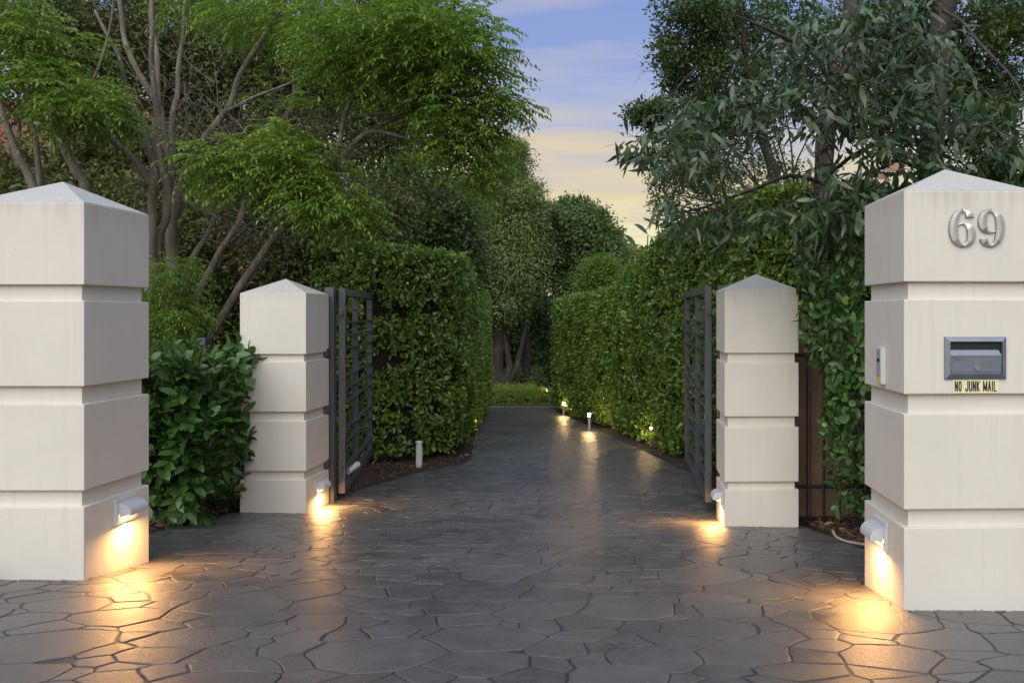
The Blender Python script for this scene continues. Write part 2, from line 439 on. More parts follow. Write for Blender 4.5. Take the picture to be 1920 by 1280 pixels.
def foliage(name, parent, T, mat, pos, ax, nr, L, W, tint, singles=0, rect=None, cell=10.0):
    """All leaves as one stuff part; the `singles` that show largest become objects of their own."""
    ax, sd, nr = frames(ax, nr)
    n = len(pos); base = np.array(parent.location) if parent else np.zeros(3)
    L = np.broadcast_to(np.asarray(L, float), (n,)); W = np.broadcast_to(np.asarray(W, float), (n,)); tint = np.clip(tint, 0, 1)
    take = np.zeros(n, bool)
    if singles:
        c = pos + ax * L[:, None] * .5
        px, py = to_px(c)
        view = unit(c - np.array([0, 0, CAM_Z]))
        size = L * W / c[:, 1] ** 2 * (.15 + np.abs(np.sum(view * nr, 1)))
        ok = (px > 0) & (px < 1920) & (py > 0) & (py < 1280)
        if rect is not None:
            inr = np.zeros(n, bool)
            for r in rect: inr |= (px > r[0]) & (px < r[2]) & (py > r[1]) & (py < r[3])
            ok &= inr
        idx = np.where(ok)[0]; idx = idx[np.argsort(c[idx, 1])]
        seen = set(); front = []
        for i in idx:
            k = (int(px[i] / cell), int(py[i] / cell))
            if k in seen: continue
            seen.add(k); front.append(i)
        front = np.array(front, int)
        if len(front):
            front = front[np.argsort(-size[front])][:singles]; take[front] = True
    for i in np.where(take)[0]:
        o = bpy.data.objects.new('leaf', leaf_variant(T, mat, int(round(tint[i] * 6))))
        m = Matrix(((ax[i, 0] * L[i], sd[i, 0] * W[i], nr[i, 0] * L[i], pos[i, 0] - base[0]),
                    (ax[i, 1] * L[i], sd[i, 1] * W[i], nr[i, 1] * L[i], pos[i, 1] - base[1]),
                    (ax[i, 2] * L[i], sd[i, 2] * W[i], nr[i, 2] * L[i], pos[i, 2] - base[2]), (0, 0, 0, 1)))
        link(o, parent); o.matrix_basis = m
    k = ~take
    t = T[0]
    V = (pos[k][:, None, :] + ax[k][:, None, :] * (L[k][:, None] * t[None, :, 0])[..., None]
         + sd[k][:, None, :] * (W[k][:, None] * t[None, :, 1])[..., None] + nr[k][:, None, :] * (L[k][:, None] * t[None, :, 2])[..., None]) - base
    me = mesh_np(name, V, T[1], len(t), int(k.sum()), mat, tint[k])
    o = bpy.data.objects.new(name, me)
    if parent is not None: o['kind'] = 'stuff'
    return link(o, parent)
def fnoise(p, s, off=0.0):
    return np.array([noise.noise((a[0] * s + off, a[1] * s, a[2] * s)) for a in p])
def smooth_path(pts, radii, sub=4):
    pts = [Vector(p) for p in pts]; out = []; rr = []
    if not hasattr(radii, '__len__'): radii = [radii] * len(pts)
    n = len(pts)
    for i in range(n - 1):
        p0, p1, p2, p3 = pts[max(i - 1, 0)], pts[i], pts[i + 1], pts[min(i + 2, n - 1)]
        for k in range(sub):
            t = k / sub
            out.append(.5 * ((2 * p1) + (p2 - p0) * t + (2 * p0 - 5 * p1 + 4 * p2 - p3) * t * t + (3 * p1 - p0 - 3 * p2 + p3) * t ** 3))
            rr.append(radii[i] * (1 - t) + radii[i + 1] * t)
    out.append(pts[-1]); rr.append(radii[-1])
    return out, rr
def blob_leaves(blobs, nsub, per, L, W, flat=.7, shell=.55, gap=None, droop=0.0, subr=(.16, .30), tint_up=.25):
    """Leaves in small clumps spread through ellipsoids: blob = (px, py, d, rx px, ry px, depth radius m, weight)."""
    PP, AX, NR, TT = [], [], [], []
    wsum = sum(b[6] for b in blobs)
    for (px, py, d, rx, ry, rd, w) in blobs:
        c = np.array(P(px, py, d)); r = np.array([rx / F_PX * d, rd, ry / F_PX * d])
        m = max(3, int(nsub * w / wsum))
        u = rnd_dir(m); rad = (shell + (1 - shell) * RNG.random(m)) ** .6 * np.where(RNG.random(m) < .3, RNG.random(m) ** .5, 1)
        rad = rad * (1 + .12 * np.clip(RNG.normal(size=m), -2, 1.6))
        sc = c + u * rad[:, None] * r
        sr = RNG.uniform(subr[0], subr[1], m) * (r.mean() ** .5)
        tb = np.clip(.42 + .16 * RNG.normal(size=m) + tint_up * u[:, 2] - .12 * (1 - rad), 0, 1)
        for i in range(m):
            k = max(2, int(per * RNG.uniform(.5, 1.5)))
            q = rnd_dir(k) * (RNG.random(k) ** .45)[:, None] * sr[i] * 1.75 * np.array([1, 1, flat])
            PP.append(sc[i] + q)
            out = unit(q + u[i] * sr[i] * .8)
            a = unit(out * .7 + RNG.normal(size=(k, 3)) * .6 + np.array([0, 0, -droop]))
            AX.append(a)
            NR.append(unit(np.array([0, 0, .7]) + out * .5 + RNG.normal(size=(k, 3)) * .55))
            TT.append(np.clip(tb[i] + .13 * RNG.normal(size=k), 0, 1))
    pos = np.concatenate(PP); ax = np.concatenate(AX); nr = np.concatenate(NR); tt = np.concatenate(TT)
    if gap is not None:
        keep = fnoise(pos, gap[0], 3.3) > gap[1]
        pos, ax, nr, tt = pos[keep], ax[keep], nr[keep], tt[keep]
    n = len(pos)
    return pos, ax, nr, L * RNG.uniform(.65, 1.25, n), W * RNG.uniform(.7, 1.2, n), tt
def limb(parent, pts, r0, r1, mat, name='branch', n=7, wob=.02):
    radii = [r0 + (r1 - r0) * i / (len(pts) - 1) for i in range(len(pts))]
    p, r = smooth_path(pts, radii, 4)
    p = [q + Vector((noise.noise(q * 2.1), noise.noise(q * 2.1 + Vector((7, 0, 0))), 0)) * wob for q in p]
    r = [x * (1 + .10 * noise.noise(q * 5)) for x, q in zip(r, p)]
    return MB().tube(p, r, n).build(name, mat, parent, smooth=True)
def twigs(parent, blobs, count, mat, r=.008, src=None, length=(.35, .8), name='twigs'):
    mb = MB()
    for i in range(count):
        b = random.choice(blobs)
        c = P(b[0], b[1], b[2])
        e = c + Vector((random.gauss(0, .5) * b[3] / F_PX * b[2], random.gauss(0, .5) * b[5], random.gauss(0, .5) * b[4] / F_PX * b[2]))
        s = Vector(random.choice(src)) if src else c
        dirn = (e - s).normalized(); ln = random.uniform(*length)
        a = e - dirn * ln
        w_ = ln * .16
        pts = [a] + [a.lerp(e, f) + Vector((random.gauss(0, w_), random.gauss(0, w_), random.gauss(0, w_ * .7))) * (1 - abs(f - .5)) for f in (.3, .55, .8)] + [e + Vector((random.gauss(0, w_), random.gauss(0, w_), random.gauss(.05, w_)))]
        q_, rr_ = smooth_path(pts, [r, r * .8, r * .65, r * .45, r * .2], 2)
        mb.tube(q_, rr_, 4, caps=False)
    o = mb.build(name, mat, parent, smooth=True); o['kind'] = 'stuff'
    return o

# ================================================================== SETTING: ground, driveway, beds
XL = ([-3, 4.9, 5.15, 8.6, 9.3, 9.82, 11.74, 12.6, 12.95, 13.6, 18.9, 25.0], [-7.5, -7.5, -3.78, -3.83, -3.4, -3.22, -2.86, -2.52, -2.47, -2.56, -3.45, -4.4])
XR = ([-3, 4.5, 4.75, 6.68, 8.12, 8.35, 8.8, 11.58, 14.57, 17.06, 20.28, 24.31, 25.0], [6.5, 6.5, 1.78, 1.67, 1.45, 1.2, .95, .69, 0.0, -.61, -1.39, -2.32, -2.48])
def xl(y): return np.interp(y, *XL)
def xr(y): return np.interp(y, *XR)
def build_ground():
    xs = np.concatenate([np.linspace(-120, -12, 14), np.linspace(-10, 10, 81), np.linspace(12, 120, 14)])
    ys = np.concatenate([np.linspace(-40, 0, 9), np.linspace(.5, 28, 111), np.linspace(30, 160, 20)])
    X, Y = np.meshgrid(xs, ys)
    Z = gz(X, Y) - .03
    near = (np.abs(X) < 10) & (Y > 0) & (Y < 28)
    off = np.array([noise.noise((a * 1.7, b * 1.7, 0)) for a, b in zip(X.ravel(), Y.ravel())]).reshape(X.shape)
    outside = np.clip(np.minimum(np.abs(np.maximum(xl(Y) - X, X - xr(Y))), .5) * 2, 0, 1) * ((X < xl(Y)) | (X > xr(Y)))
    Z = Z + near * outside * (.045 + .035 * off)
    mb = MB(); mb.v = [(a, b, c) for a, b, c in zip(X.ravel(), Y.ravel(), Z.ravel())]
    w = len(xs)
    mb.f = [(j * w + i, j * w + i + 1, (j + 1) * w + i + 1, (j + 1) * w + i) for j in range(len(ys) - 1) for i in range(w - 1)]
    o = mb.build('ground', M['soil'], smooth=True)
    return tag(o, 'dark brown mulch and soil ground under the hedges', kind='structure')
ground = build_ground()

def build_driveway():
    ys = np.concatenate([np.linspace(-6, 4.4, 24), np.linspace(4.5, 25.0, 140)])
    mb = MB(); k = 9
    for y in ys:
        a, b = float(xl(y)), float(xr(y))
        for i in range(k):
            x = a + (b - a) * i / (k - 1)
            mb.v.append((x, y, float(gz(x, y)) - .0042))
    for j in range(len(ys) - 1):
        for i in range(k - 1):
            mb.f.append((j * k + i, j * k + i + 1, (j + 1) * k + i + 1, (j + 1) * k + i))
    drive = mb.build('driveway', M['joint'], smooth=True)
    tag(drive, 'dark stamped crazy paving driveway running between the gates', kind='structure')
    # --- the stones
    rnd = random.Random(5)
    sites = []; grid = {}
    tries = 0
    while tries < 34000:
        tries += 1
        y = rnd.uniform(2.5, 25.0)
        a, b = max(float(xl(y)), -4.9), min(float(xr(y)), 3.4)
        x = rnd.uniform(a - .1, b + .1)
        rmin = rnd.choice((.12, .16, .21, .28, .37)) * (1.0 if y < 16 else 1.2)
        g = (int(x / .35), int(y / .35)); ok = True
        for di in (-1, 0, 1):
            for dj in (-1, 0, 1):
                for (px, py, pr) in grid.get((g[0] + di, g[1] + dj), ()):
                    if (px - x) ** 2 + (py - y) ** 2 < ((rmin + pr) / 2) ** 2: ok = False; break
                if not ok: break
            if not ok: break
        if ok:
            sites.append((x, y, rmin)); grid.setdefault(g, []).append((x, y, rmin))
    S = np.array(sites)
    def clip(poly, nx, ny, c):
        out = []
        n = len(poly)
        for i in range(n):
            p, q = poly[i], poly[(i + 1) % n]
            dp = nx * p[0] + ny * p[1] - c; dq = nx * q[0] + ny * q[1] - c
            if dp <= 0: out.append(p)
            if (dp < 0 < dq) or (dq < 0 < dp):
                t = dp / (dp - dq); out.append((p[0] + (q[0] - p[0]) * t, p[1] + (q[1] - p[1]) * t))
        return out
    stones = []
    for i, (x, y, r) in enumerate(sites):
        d2 = (S[:, 0] - x) ** 2 + (S[:, 1] - y) ** 2
        nb = np.where(d2 < 1.2)[0]; nb = nb[np.argsort(d2[nb])][1:26]
        poly = [(x - .5, y - .5), (x + .5, y - .5), (x + .5, y + .5), (x - .5, y + .5)]
        jw = .0046 + .0016 * math.sin(i * 1.7)
        for j in nb:
            dx, dy = S[j, 0] - x, S[j, 1] - y; d = math.hypot(dx, dy)
            t = (d * d + (r * r - S[j, 2] ** 2) * .55) / (2 * d) - jw
            poly = clip(poly, dx / d, dy / d, (x * dx + y * dy) / d + t)
            if len(poly) < 3: break
        if len(poly) < 3: continue
        # the driveway's own edges
        y0, y1 = y - .12, y + .12
        a0, a1, b0, b1 = float(xl(y0)), float(xl(y1)), float(xr(y0)), float(xr(y1))
        ln = math.hypot(a1 - a0, .24); nx, ny = -.24 / ln, (a1 - a0) / ln
        poly = clip(poly, nx, ny, nx * a0 + ny * y0)
        if len(poly) < 3: continue
        ln = math.hypot(b1 - b0, .24); nx, ny = .24 / ln, -(b1 - b0) / ln
        poly = clip(poly, nx, ny, nx * b0 + ny * y0)
        if len(poly) < 3: continue
        ar = .5 * abs(sum(poly[k][0] * poly[(k + 1) % len(poly)][1] - poly[(k + 1) % len(poly)][0] * poly[k][1] for k in range(len(poly))))
        if ar < .006: continue
        stones.append((y + .15 * abs(x + .6), poly, i))
    stones.sort(key=lambda s: s[0])
    def stone_geo(poly, i, seg):
        pts = []
        n = len(poly)
        for k in range(n):
            p, q = poly[k], poly[(k + 1) % n]
            l = math.hypot(q[0] - p[0], q[1] - p[1])
            if l < .012: continue
            m = max(1, int(round(l / seg)))
            for s in range(m):
                t = s / m; pts.append((p[0] + (q[0] - p[0]) * t, p[1] + (q[1] - p[1]) * t))
        pts = [(a + .034 * noise.noise((a * 4.3, b * 4.3, 1.1)) + .006 * noise.noise((a * 17, b * 17, 5)),
                b + .034 * noise.noise((a * 4.3, b * 4.3, 8.7)) + .006 * noise.noise((a * 17, b * 17, 9))) for a, b in pts]
        if len(pts) < 3: return None
        wp = []
        for a, b in pts:
            f = .085 * min(1.0, max(0.0, min(a - float(xl(b)), float(xr(b)) - a) / .35))
            wp.append((a + f * noise.noise((a * 1.9, b * 1.9, 21.0)), b + f * noise.noise((a * 1.9, b * 1.9, 43.0))))
        pts = wp
        cx = sum(p[0] for p in pts) / len(pts); cy = sum(p[1] for p in pts) / len(pts)
        rr = random.Random(i); tx, ty, tz = rr.gauss(0, .0035), rr.gauss(0, .0035), rr.gauss(0, .0008)
        vs = []; n = len(pts)
        for a, b in pts: vs.append((a, b, float(gz(a, b)) - .0062))
        for ins, dz in ((.0016, -.0016), (.0075, 0.0)):
            for a, b in pts:
                r = math.hypot(a - cx, b - cy) + 1e-6; f = max(.2, 1 - ins / r); u, v = cx + (a - cx) * f, cy + (b - cy) * f
                vs.append((u, v, float(gz(u, v)) + dz + tz + tx * (u - cx) + ty * (v - cy)))
        fs = [(ring * n + k, ring * n + (k + 1) % n, (ring + 1) * n + (k + 1) % n, (ring + 1) * n + k) for ring in (0, 1) for k in range(n)]
        fs.append(tuple(range(2 * n, 3 * n)))
        return vs, fs
    rest = MB(); cnt = 0; rest_t = []
    def tones(me, vals):
        at = me.attributes.new('tint', 'FLOAT', 'POINT'); at.data.foreach_set('value', vals)
    for (_, poly, i) in stones:
        inview = True
        cx = sum(p[0] for p in poly) / len(poly); cy = sum(p[1] for p in poly) / len(poly)
        px, py = to_px(np.array([cx, cy, float(gz(cx, cy))]))
        inview = -40 < px < 1960 and py < 1320
        g = stone_geo(poly, i, .055 if cnt < 300 else .12)
        if g is None: continue
        if inview and cnt < 300:
            o = MB().add(*g).build('paving_stone', M['stone'], drive); cnt += 1
            tones(o.data, [random.Random(i * 3 + 1).random()] * len(g[0]))
        else:
            rest.add(*g); rest_t += [random.Random(i * 3 + 1).random()] * len(g[0])
    o = rest.build('paving_stones', M['stone'], drive); o['kind'] = 'stuff'
    tones(o.data, rest_t)
    return drive
drive = build_driveway()

def build_cross_path():
    mb = MB(); k = 24
    for i in range(k):
        x = -9 + 9.5 * i / (k - 1)
        for y in (25.03, 25.55): mb.v.append((x, y, float(gz(x, y)) + .012))
    mb.f = [(2 * i, 2 * i + 2, 2 * i + 3, 2 * i + 1) for i in range(k - 1)]
    return tag(mb.build('path', M['pale']), 'pale concrete path crossing the far end of the driveway', kind='structure')
build_cross_path()

# ================================================================== GATE PILLARS
PW = .66
def pillar(loc, rz, w, zs, apex, label):
    """zs: block bounds from the top down as world heights; loc: front corner nearest the drive, mid of the front edge."""
    t = thing('gate_pillar', label, 'pillar', loc, 'rendered gate pillars', rz)
    z0 = loc[2]
    h = w / 2
    core_w = w - .06
    for (a, b) in zs:
        MB().box((0, 0, (a + b) / 2 - z0), (w, w, a - b), bev=.006).build('block', M['stucco'], t, local=True)
    for (a, b), (c, d) in zip(zs[:-1], zs[1:]):
        MB().box((0, 0, (b + c) / 2 - z0), (core_w, core_w, b - c + .004), bev=.002).build('recessed_band', M['stucco'], t, local=True)
    zt = zs[0][0] - z0
    g = MB(); e = h - .004
    g.add([(-e, -e, zt - .001), (e, -e, zt - .001), (e, e, zt - .001), (-e, e, zt - .001), (-e, -e, zt + .004), (e, -e, zt + .004), (e, e, zt + .004), (-e, e, zt + .004), (0, 0, apex - z0)],
          [(0, 1, 5, 4), (1, 2, 6, 5), (2, 3, 7, 6), (3, 0, 4, 7), (4, 5, 8), (5, 6, 8), (6, 7, 8), (7, 4, 8)])
    g.build('pyramid_cap', M['cap'], t, local=True)
    return t
ZF = [(2.105, 1.648), (1.560, 1.083), (.984, .504), (.413, -.30)]
ZR = [(1.700, 1.136), (1.050, .573), (.478, -.006), (-.076, -.75)]
ZL = [(1.678, 1.100), (1.030, .551), (.464, -.013), (-.097, -.78)]
def corner_center(x, y, w, rz, side):
    """Centre of a pillar whose front corner on the drive side is (x, y); side -1: drive lies to the right (left pillar)."""
    ca, sa = math.cos(rz), math.sin(rz)
    lx, ly = side * w / 2, w / 2
    return x + lx * ca - ly * sa, y + lx * sa + ly * ca
PILL = {}
for key, x, y, w, rz, side, zs, ap, lab in (
    ('LF', -3.09, 4.98, .66, 0.0, -1, ZF, 2.268, 'large cream pillar at the left edge, in front of the broad-leaved shrub'),
    ('LB', -3.18, 8.53, .63, 0.0, -1, ZL, 1.828, 'cream pillar behind the left-hand shrub, beside the left open gate'),
    ('RB', .751, 7.95, .66, R(1.5), 1, ZR, 1.850, 'cream pillar beside the right open gate, plain with no letterbox'),
    ('RF', 1.326, 4.50, .68, R(-2.4), 1, ZF, 2.268, 'large cream pillar at the right carrying number 69 and the letterbox')):
    if key == 'RF': rz = R(2.4)
    if key == 'RB': rz = R(1.5)
    cxp, cyp = corner_center(x, y, w, rz, side)
    base = float(gz(cxp, cyp))
    PILL[key] = (pillar((cxp, cyp, base), rz, w, zs, ap, lab), cxp, cyp, w, rz, side)

def on_pillar(key, face, u, z, out=0.0):
    """World point on a pillar face: u metres along the face from its centre, height z, out metres proud. face: 'front' or 'drive'."""
    t, cx, cy, w, rz, side = PILL[key]
    if face == 'front': lx, ly = u, -w / 2 - out
    else: lx, ly = -side * (w / 2 + out), u
    ca, sa = math.cos(rz), math.sin(rz)
    return Vector((cx + lx * ca - ly * sa, cy + lx * sa + ly * ca, z))

# ================================================================== WALL LAMPS
LAMP_W = 7.5
def wall_lamp(key, u, z, label, power):
    tp, cx, cy, w, rz, side = PILL[key]
    loc = on_pillar(key, 'drive', u, z)
    # local frame: x points out of the face, y along it, z up
    ang = rz + (math.pi if side > 0 else 0.0)
    t = thing('wall_lamp', label, 'lamp', loc, 'wall lamps on the gate pillars', ang)
    hw, hh = .115, .080
    # back plate with concave rounded cheeks
    prof = [(.0012, -hh), (.014, -hh + .004), (.022, -.03), (.024, .0), (.022, .03), (.014, hh - .004), (.0012, hh)]
    MB().prism(prof, -hw, hw, lambda a, b, c: (a, c, b)).build('back_plate', M['alu'], t, local=True)
    # hood: a half-drum whose lower side is open
    arc = [(.020, .052)] + [(.030 + .062 * math.sin(a), -.006 + .056 * math.cos(a)) for a in np.linspace(.0, 1.75, 9)]
    inner = [(x - .006, y - .006) for x, y in arc[::-1]]
    MB().prism(arc + inner, -.088, .088, lambda a, b, c: (a, c, b)).build('hood', M['alu'], t, local=True, smooth=False)
    for s in (-1, 1):
        MB().prism([(.020, .052)] + arc[1:] + [(.026, -.030)], s * .088, s * .093, lambda a, b, c: (a, c, b)).build('cheek', M['alu'], t, local=True)
    le = MB().add([(.082, -.086, -.018), (.082, .086, -.018), (.026, .086, -.034), (.026, -.086, -.034)], [(0, 1, 2, 3)]).build('lens', M['lens'], t, local=True)
    L = bpy.data.lights.new('lamp_light', 'AREA'); L.shape = 'RECTANGLE'; L.size = .15; L.size_y = .032
    L.energy = power; L.color = (1.0, .49, .15)
    lo = bpy.data.objects.new('lamp_light', L); link(lo, t)
    lo.location = (.062, 0, -.052)
    d = Vector((.62, 0, -1)).normalized()
    lo.rotation_euler = d.to_track_quat('-Z', 'X').to_euler()
    return t
wall_lamp('LF', .06, .318, 'grey half-drum lamp lit on the large left pillar', LAMP_W)
wall_lamp('LB', .02, -.215, 'lit grey lamp low on the pillar beside the left gate', LAMP_W)
wall_lamp('RB', -.10, -.175, 'lit grey lamp low on the pillar beside the right gate', LAMP_W)
wall_lamp('RF', .02, .300, 'grey half-drum lamp lit on the pillar with the letterbox', LAMP_W)

# ================================================================== NUMERALS, LETTERBOX, SIGN, INTERCOM (right front pillar)
def front_frame(key):
    t, cx, cy, w, rz, side = PILL[key]
    o = on_pillar(key, 'front', 0, 0)
    ex = Vector((math.cos(rz), math.sin(rz), 0)); n = Vector((math.sin(rz), -math.cos(rz), 0))
    return o, ex, n
FO, FX, FN = front_frame('RF')
def front_u(px):
    """face coordinate of a photograph column on the right front pillar"""
    k = (px - CX) / F_PX
    return (k * FO.y - FO.x) / (FX.x - k * FX.y)
def fp(u, z, out): return FO + FX * u + FN * out + Vector((0, 0, z))
SIX = [(722, 392, 145), (700, 335, 118), (655, 285, 78), (580, 262, 50), (505, 292, 78), (440, 375, 118), (400, 490, 145), (386, 620, 152), (396, 745, 148), (432, 860, 118), (505, 938, 76), (590, 964, 60),
       (675, 930, 90), (735, 855, 132), (754, 740, 152), (735, 640, 138), (692, 572, 92), (640, 537, 56), (580, 524, 42), (520, 536, 34), (470, 560, 26)]
def numeral(name, px_c, z_c, flip, label):
    k = .002673 / 10.66
    pts = [Vector(((x - 570) * k, (615 - y) * k, 0)) for x, y, w in SIX]; ws = [w * k / 2 * (1.22 if w > 70 else 1.1) for _, _, w in SIX]
    sp, sw = smooth_path(pts, ws, 4)
    prof = [(-1, 0), (-1, .009), (-.86, .0125), (0, .0135), (.86, .0125), (1, .009), (1, 0)]
    mb = MB(); m = len(prof); u0 = front_u(px_c); vs = []
    for i, p in enumerate(sp):
        tg = (sp[min(i + 1, len(sp) - 1)] - sp[max(i - 1, 0)]).normalized()
        nn = Vector((-tg.y, tg.x, 0))
        if i == 0: nn = Vector((1, .0, 0)) * (1 if nn.x > 0 else -1)
        for (s, h) in prof:
            q = p + nn * s * sw[i]
            if flip: q = Vector((-q.x, -q.y, 0))
            h2 = h * min(1, .45 + sw[i] / .018 * .55) - (.0012 if i > len(sp) - 8 else 0)
            vs.append(fp(u0 + q.x, z_c + q.y, .001 + max(h2, .0)))
    fs = [(i * m + j, i * m + j + 1, (i + 1) * m + j + 1, (i + 1) * m + j) for i in range(len(sp) - 1) for j in range(m - 1)]
    fs += [tuple(range(m))[::-1], tuple((len(sp) - 1) * m + j for j in range(m))]
    mb.add(vs, fs)
    t = thing(name, label, 'number', fp(u0, z_c - .098, 0), 'house numerals')
    mb.build('numeral_body', M['steel'], t)
    for dz in (.094, -.094):
        c = fp(u0, z_c + dz * .985, .0095)
        MB().tube([c, c + FN * .003], .0028, 8).build('screw', M['dark'], t)
numeral('house_numeral', 1803.4, 1.917, False, 'polished steel figure six, left of the pair on the pillar')
numeral('house_numeral', 1857.5, 1.918, True, 'polished steel figure nine, right of the pair on the pillar')

def text_part(name, body, size, sx, u, z, out, mat, parent, bold=0.0, depth=.0006):
    cu = bpy.data.curves.new(name, 'FONT'); cu.body = body; cu.size = size; cu.align_x = 'CENTER'; cu.align_y = 'CENTER'
    cu.offset = bold; cu.extrude = depth; cu.resolution_u = 3
    tmp = bpy.data.objects.new('tmp', cu); COL.objects.link(tmp)
    dg = bpy.context.evaluated_depsgraph_get()
    me = bpy.data.meshes.new_from_object(tmp.evaluated_get(dg))
    bpy.data.objects.remove(tmp); bpy.data.curves.remove(cu)
    me.name = name
    base = parent.location
    for v in me.vertices:
        q = fp(u + v.co.x * sx, z + v.co.y, out + v.co.z)
        v.co = q - base
    me.materials.clear(); me.materials.append(mat)
    return link(bpy.data.objects.new(name, me), parent)

def letterbox():
    u0, u1 = front_u(1770), front_u(1885); z0, z1 = 1.159, 1.372
    uc = (u0 + u1) / 2
    t = thing('letterbox', 'grey metal letterbox set into the right pillar above the junk mail sign', 'letterbox', fp(uc, z0, 0))
    b = .024; d = .022
    def quadring(a0, a1, c0, c1, o0, o1):
        return
    fr = MB()
    O = [(u0, z0), (u1, z0), (u1, z1), (u0, z1)]; I = [(u0 + b, z0 + b), (u1 - b, z0 + b), (u1 - b, z1 - b), (u0 + b, z1 - b)]
    vs = [fp(a, c, .001) for a, c in O] + [fp(a, c, .010) for a, c in O] + [fp(a, c, d) for a, c in I] + [fp(a, c, .002) for a, c in I]
    fs = []
    for k in range(4):
        k2 = (k + 1) % 4
        fs += [(k, k2, 4 + k2, 4 + k), (4 + k, 4 + k2, 8 + k2, 8 + k), (8 + k, 8 + k2, 12 + k2, 12 + k)]
    fr.add(vs, fs); fr.build('frame', M['letter'], t)
    MB().add([fp(a, c, .003) for a, c in I], [(0, 1, 2, 3)]).build('dark_slot_panel', M['dark'], t)  # flat panel, coloured dark to give the slot its shaded depth
    a0, a1 = u0 + b + .002, u1 - b - .003; y0, y1, y2 = z0 + b + .001, z0 + .120, z0 + .146
    fl = MB()
    P0 = [(a0, y0, .016), (a1, y0, .016), (a1, y1, .019), (a0, y1, .019), (a0, y2, .006), (a1 - .012, y2, .006)]
    vs = [fp(*p) for p in P0] + [fp(a0, y0, .0035), fp(a1, y0, .0035)]
    fl.add(vs, [(0, 1, 2, 3), (3, 2, 5, 4), (6, 7, 1, 0)])
    flap = fl.build('flap', M['letter'], t)
    rim = MB()
    for (p, q) in (((a0 + .005, y1 - .006), (a1 - .005, y1 - .006)), ((a0 + .005, y0 + .012), (a1 - .005, y0 + .012)), ((a0 + .005, y0 + .012), (a0 + .005, y1 - .006)), ((a1 - .005, y0 + .012), (a1 - .005, y1 - .006))):
        rim.tube([fp(p[0], p[1], .0185), fp(q[0], q[1], .0185)], .0022, 6)
    rim.build('pressed_rim', M['letter'], flap)
    c = (uc + .002, z0 + .056)
    lk = MB(); lk.tube([fp(c[0], c[1], .012), fp(c[0], c[1], .026)], [.0145, .0125], 14)
    lock = lk.build('lock', M['steel'], t, smooth=False)
    MB().box(fp(c[0], c[1], .0262), (.003, .002, .010)).build('keyhole', M['dark'], lock)
    text_part('scratched_word', 'NOT', .027, 1.0, u0 + .066, z0 + .103, .0192, M['scratch'], t)
    text_part('scratched_arrow', 'I', .022, .7, u0 + .076, z0 + .062, .0182, M['scratch'], t)
letterbox()
def junk_sign():
    u0, u1 = front_u(1785.5), front_u(1872.5); z0, z1 = 1.088, 1.157
    uc = (u0 + u1) / 2
    t = thing('sign', 'cream plastic sign reading NO JUNK MAIL below the letterbox', 'sign', fp(uc, z0, 0))
    mb = MB()
    O = [(u0, z0), (u1, z0), (u1, z1), (u0, z1)]
    mb.add([fp(a, c, .001) for a, c in O] + [fp(a, c, .004) for a, c in O], [(4, 5, 6, 7), (0, 1, 5, 4), (1, 2, 6, 5), (2, 3, 7, 6), (3, 0, 4, 7)])
    mb.build('plate', M['cream_plate'], t)
    G = {'N': [[(0, 0), (0, 1)], [(0, 1), (1, 0)], [(1, 0), (1, 1)]], 'O': [[(.5, 1), (.15, .88), (0, .5), (.15, .12), (.5, 0), (.85, .12), (1, .5), (.85, .88), (.5, 1)]],
         'J': [[(1, 1), (1, .25), (.8, .05), (.5, 0), (.2, .05), (0, .28)]], 'U': [[(0, 1), (0, .25), (.2, .04), (.5, 0), (.8, .04), (1, .25), (1, 1)]], 'K': [[(0, 0), (0, 1)], [(1, 1), (.05, .42)], [(.3, .58), (1, 0)]],
         'M': [[(0, 0), (0, 1)], [(0, 1), (.5, .1)], [(.5, .1), (1, 1)], [(1, 1), (1, 0)]], 'A': [[(0, 0), (.5, 1)], [(.5, 1), (1, 0)], [(.2, .33), (.8, .33)]], 'I': [[(.5, 0), (.5, 1)]], 'L': [[(0, 1), (0, 0)], [(0, 0), (1, 0)]]}
    lw, gap, hh = .0112, .0082, .049
    word = 'NO JUNK MAIL'
    wid = {'I': .002, 'M': .0165, ' ': .006}
    tot = sum(wid.get(ch, lw) for ch in word) + gap * (len(word) - 1)
    x = uc - tot / 2; zb = (z0 + z1) / 2 - hh / 2; th = .0031; k = 0
    for ch in word:
        w = wid.get(ch, lw)
        mb = MB()
        for st in G.get(ch, []):
            for (a, b), (c, d) in zip(st[:-1], st[1:]):
                p, q = Vector((x + a * w, zb + b * hh)), Vector((x + c * w, zb + d * hh)); dv = (q - p).normalized(); nv = Vector((-dv.y, dv.x)) * th; k += 1
                p, q = p - dv * th * .6, q + dv * th * .6; o = .0044 + .00002 * (k % 9)
                mb.add([fp(e.x, e.y, o) for e in (p - nv, q - nv, q + nv, p + nv)], [(0, 1, 2, 3)])
        if mb.v: mb.build('letter', M['ink'], t)
        x += w + gap
junk_sign()
def intercom():
    z0, z1 = 1.110, 1.305; w = .092
    tp, cx, cy, pw, rz, side = PILL['RF']
    loc = on_pillar('RF', 'drive', -.012, z0)
    t = thing('intercom', 'slim silver gate intercom with yellow sticker on the number 69 pillar', 'intercom', loc, None, rz + math.pi)
    h = z1 - z0
    MB().box((.014, 0, h / 2), (.026, w, h), bev=.003).build('housing', M['pvc'], t, local=True)
    MB().box((.0285, .004, h / 2 + .016), (.004, w * .72, h * .74), bev=.0015).build('face_plate', M['intercom'], t, local=True)
    MB().box((.0315, .006, h * .66), (.003, w * .42, .018), bev=.001).build('button', M['dark'], t, local=True)
    MB().box((.0285, .004, .026), (.003, w * .6, .024)).build('sticker', M['yellow'], t, local=True)
intercom()

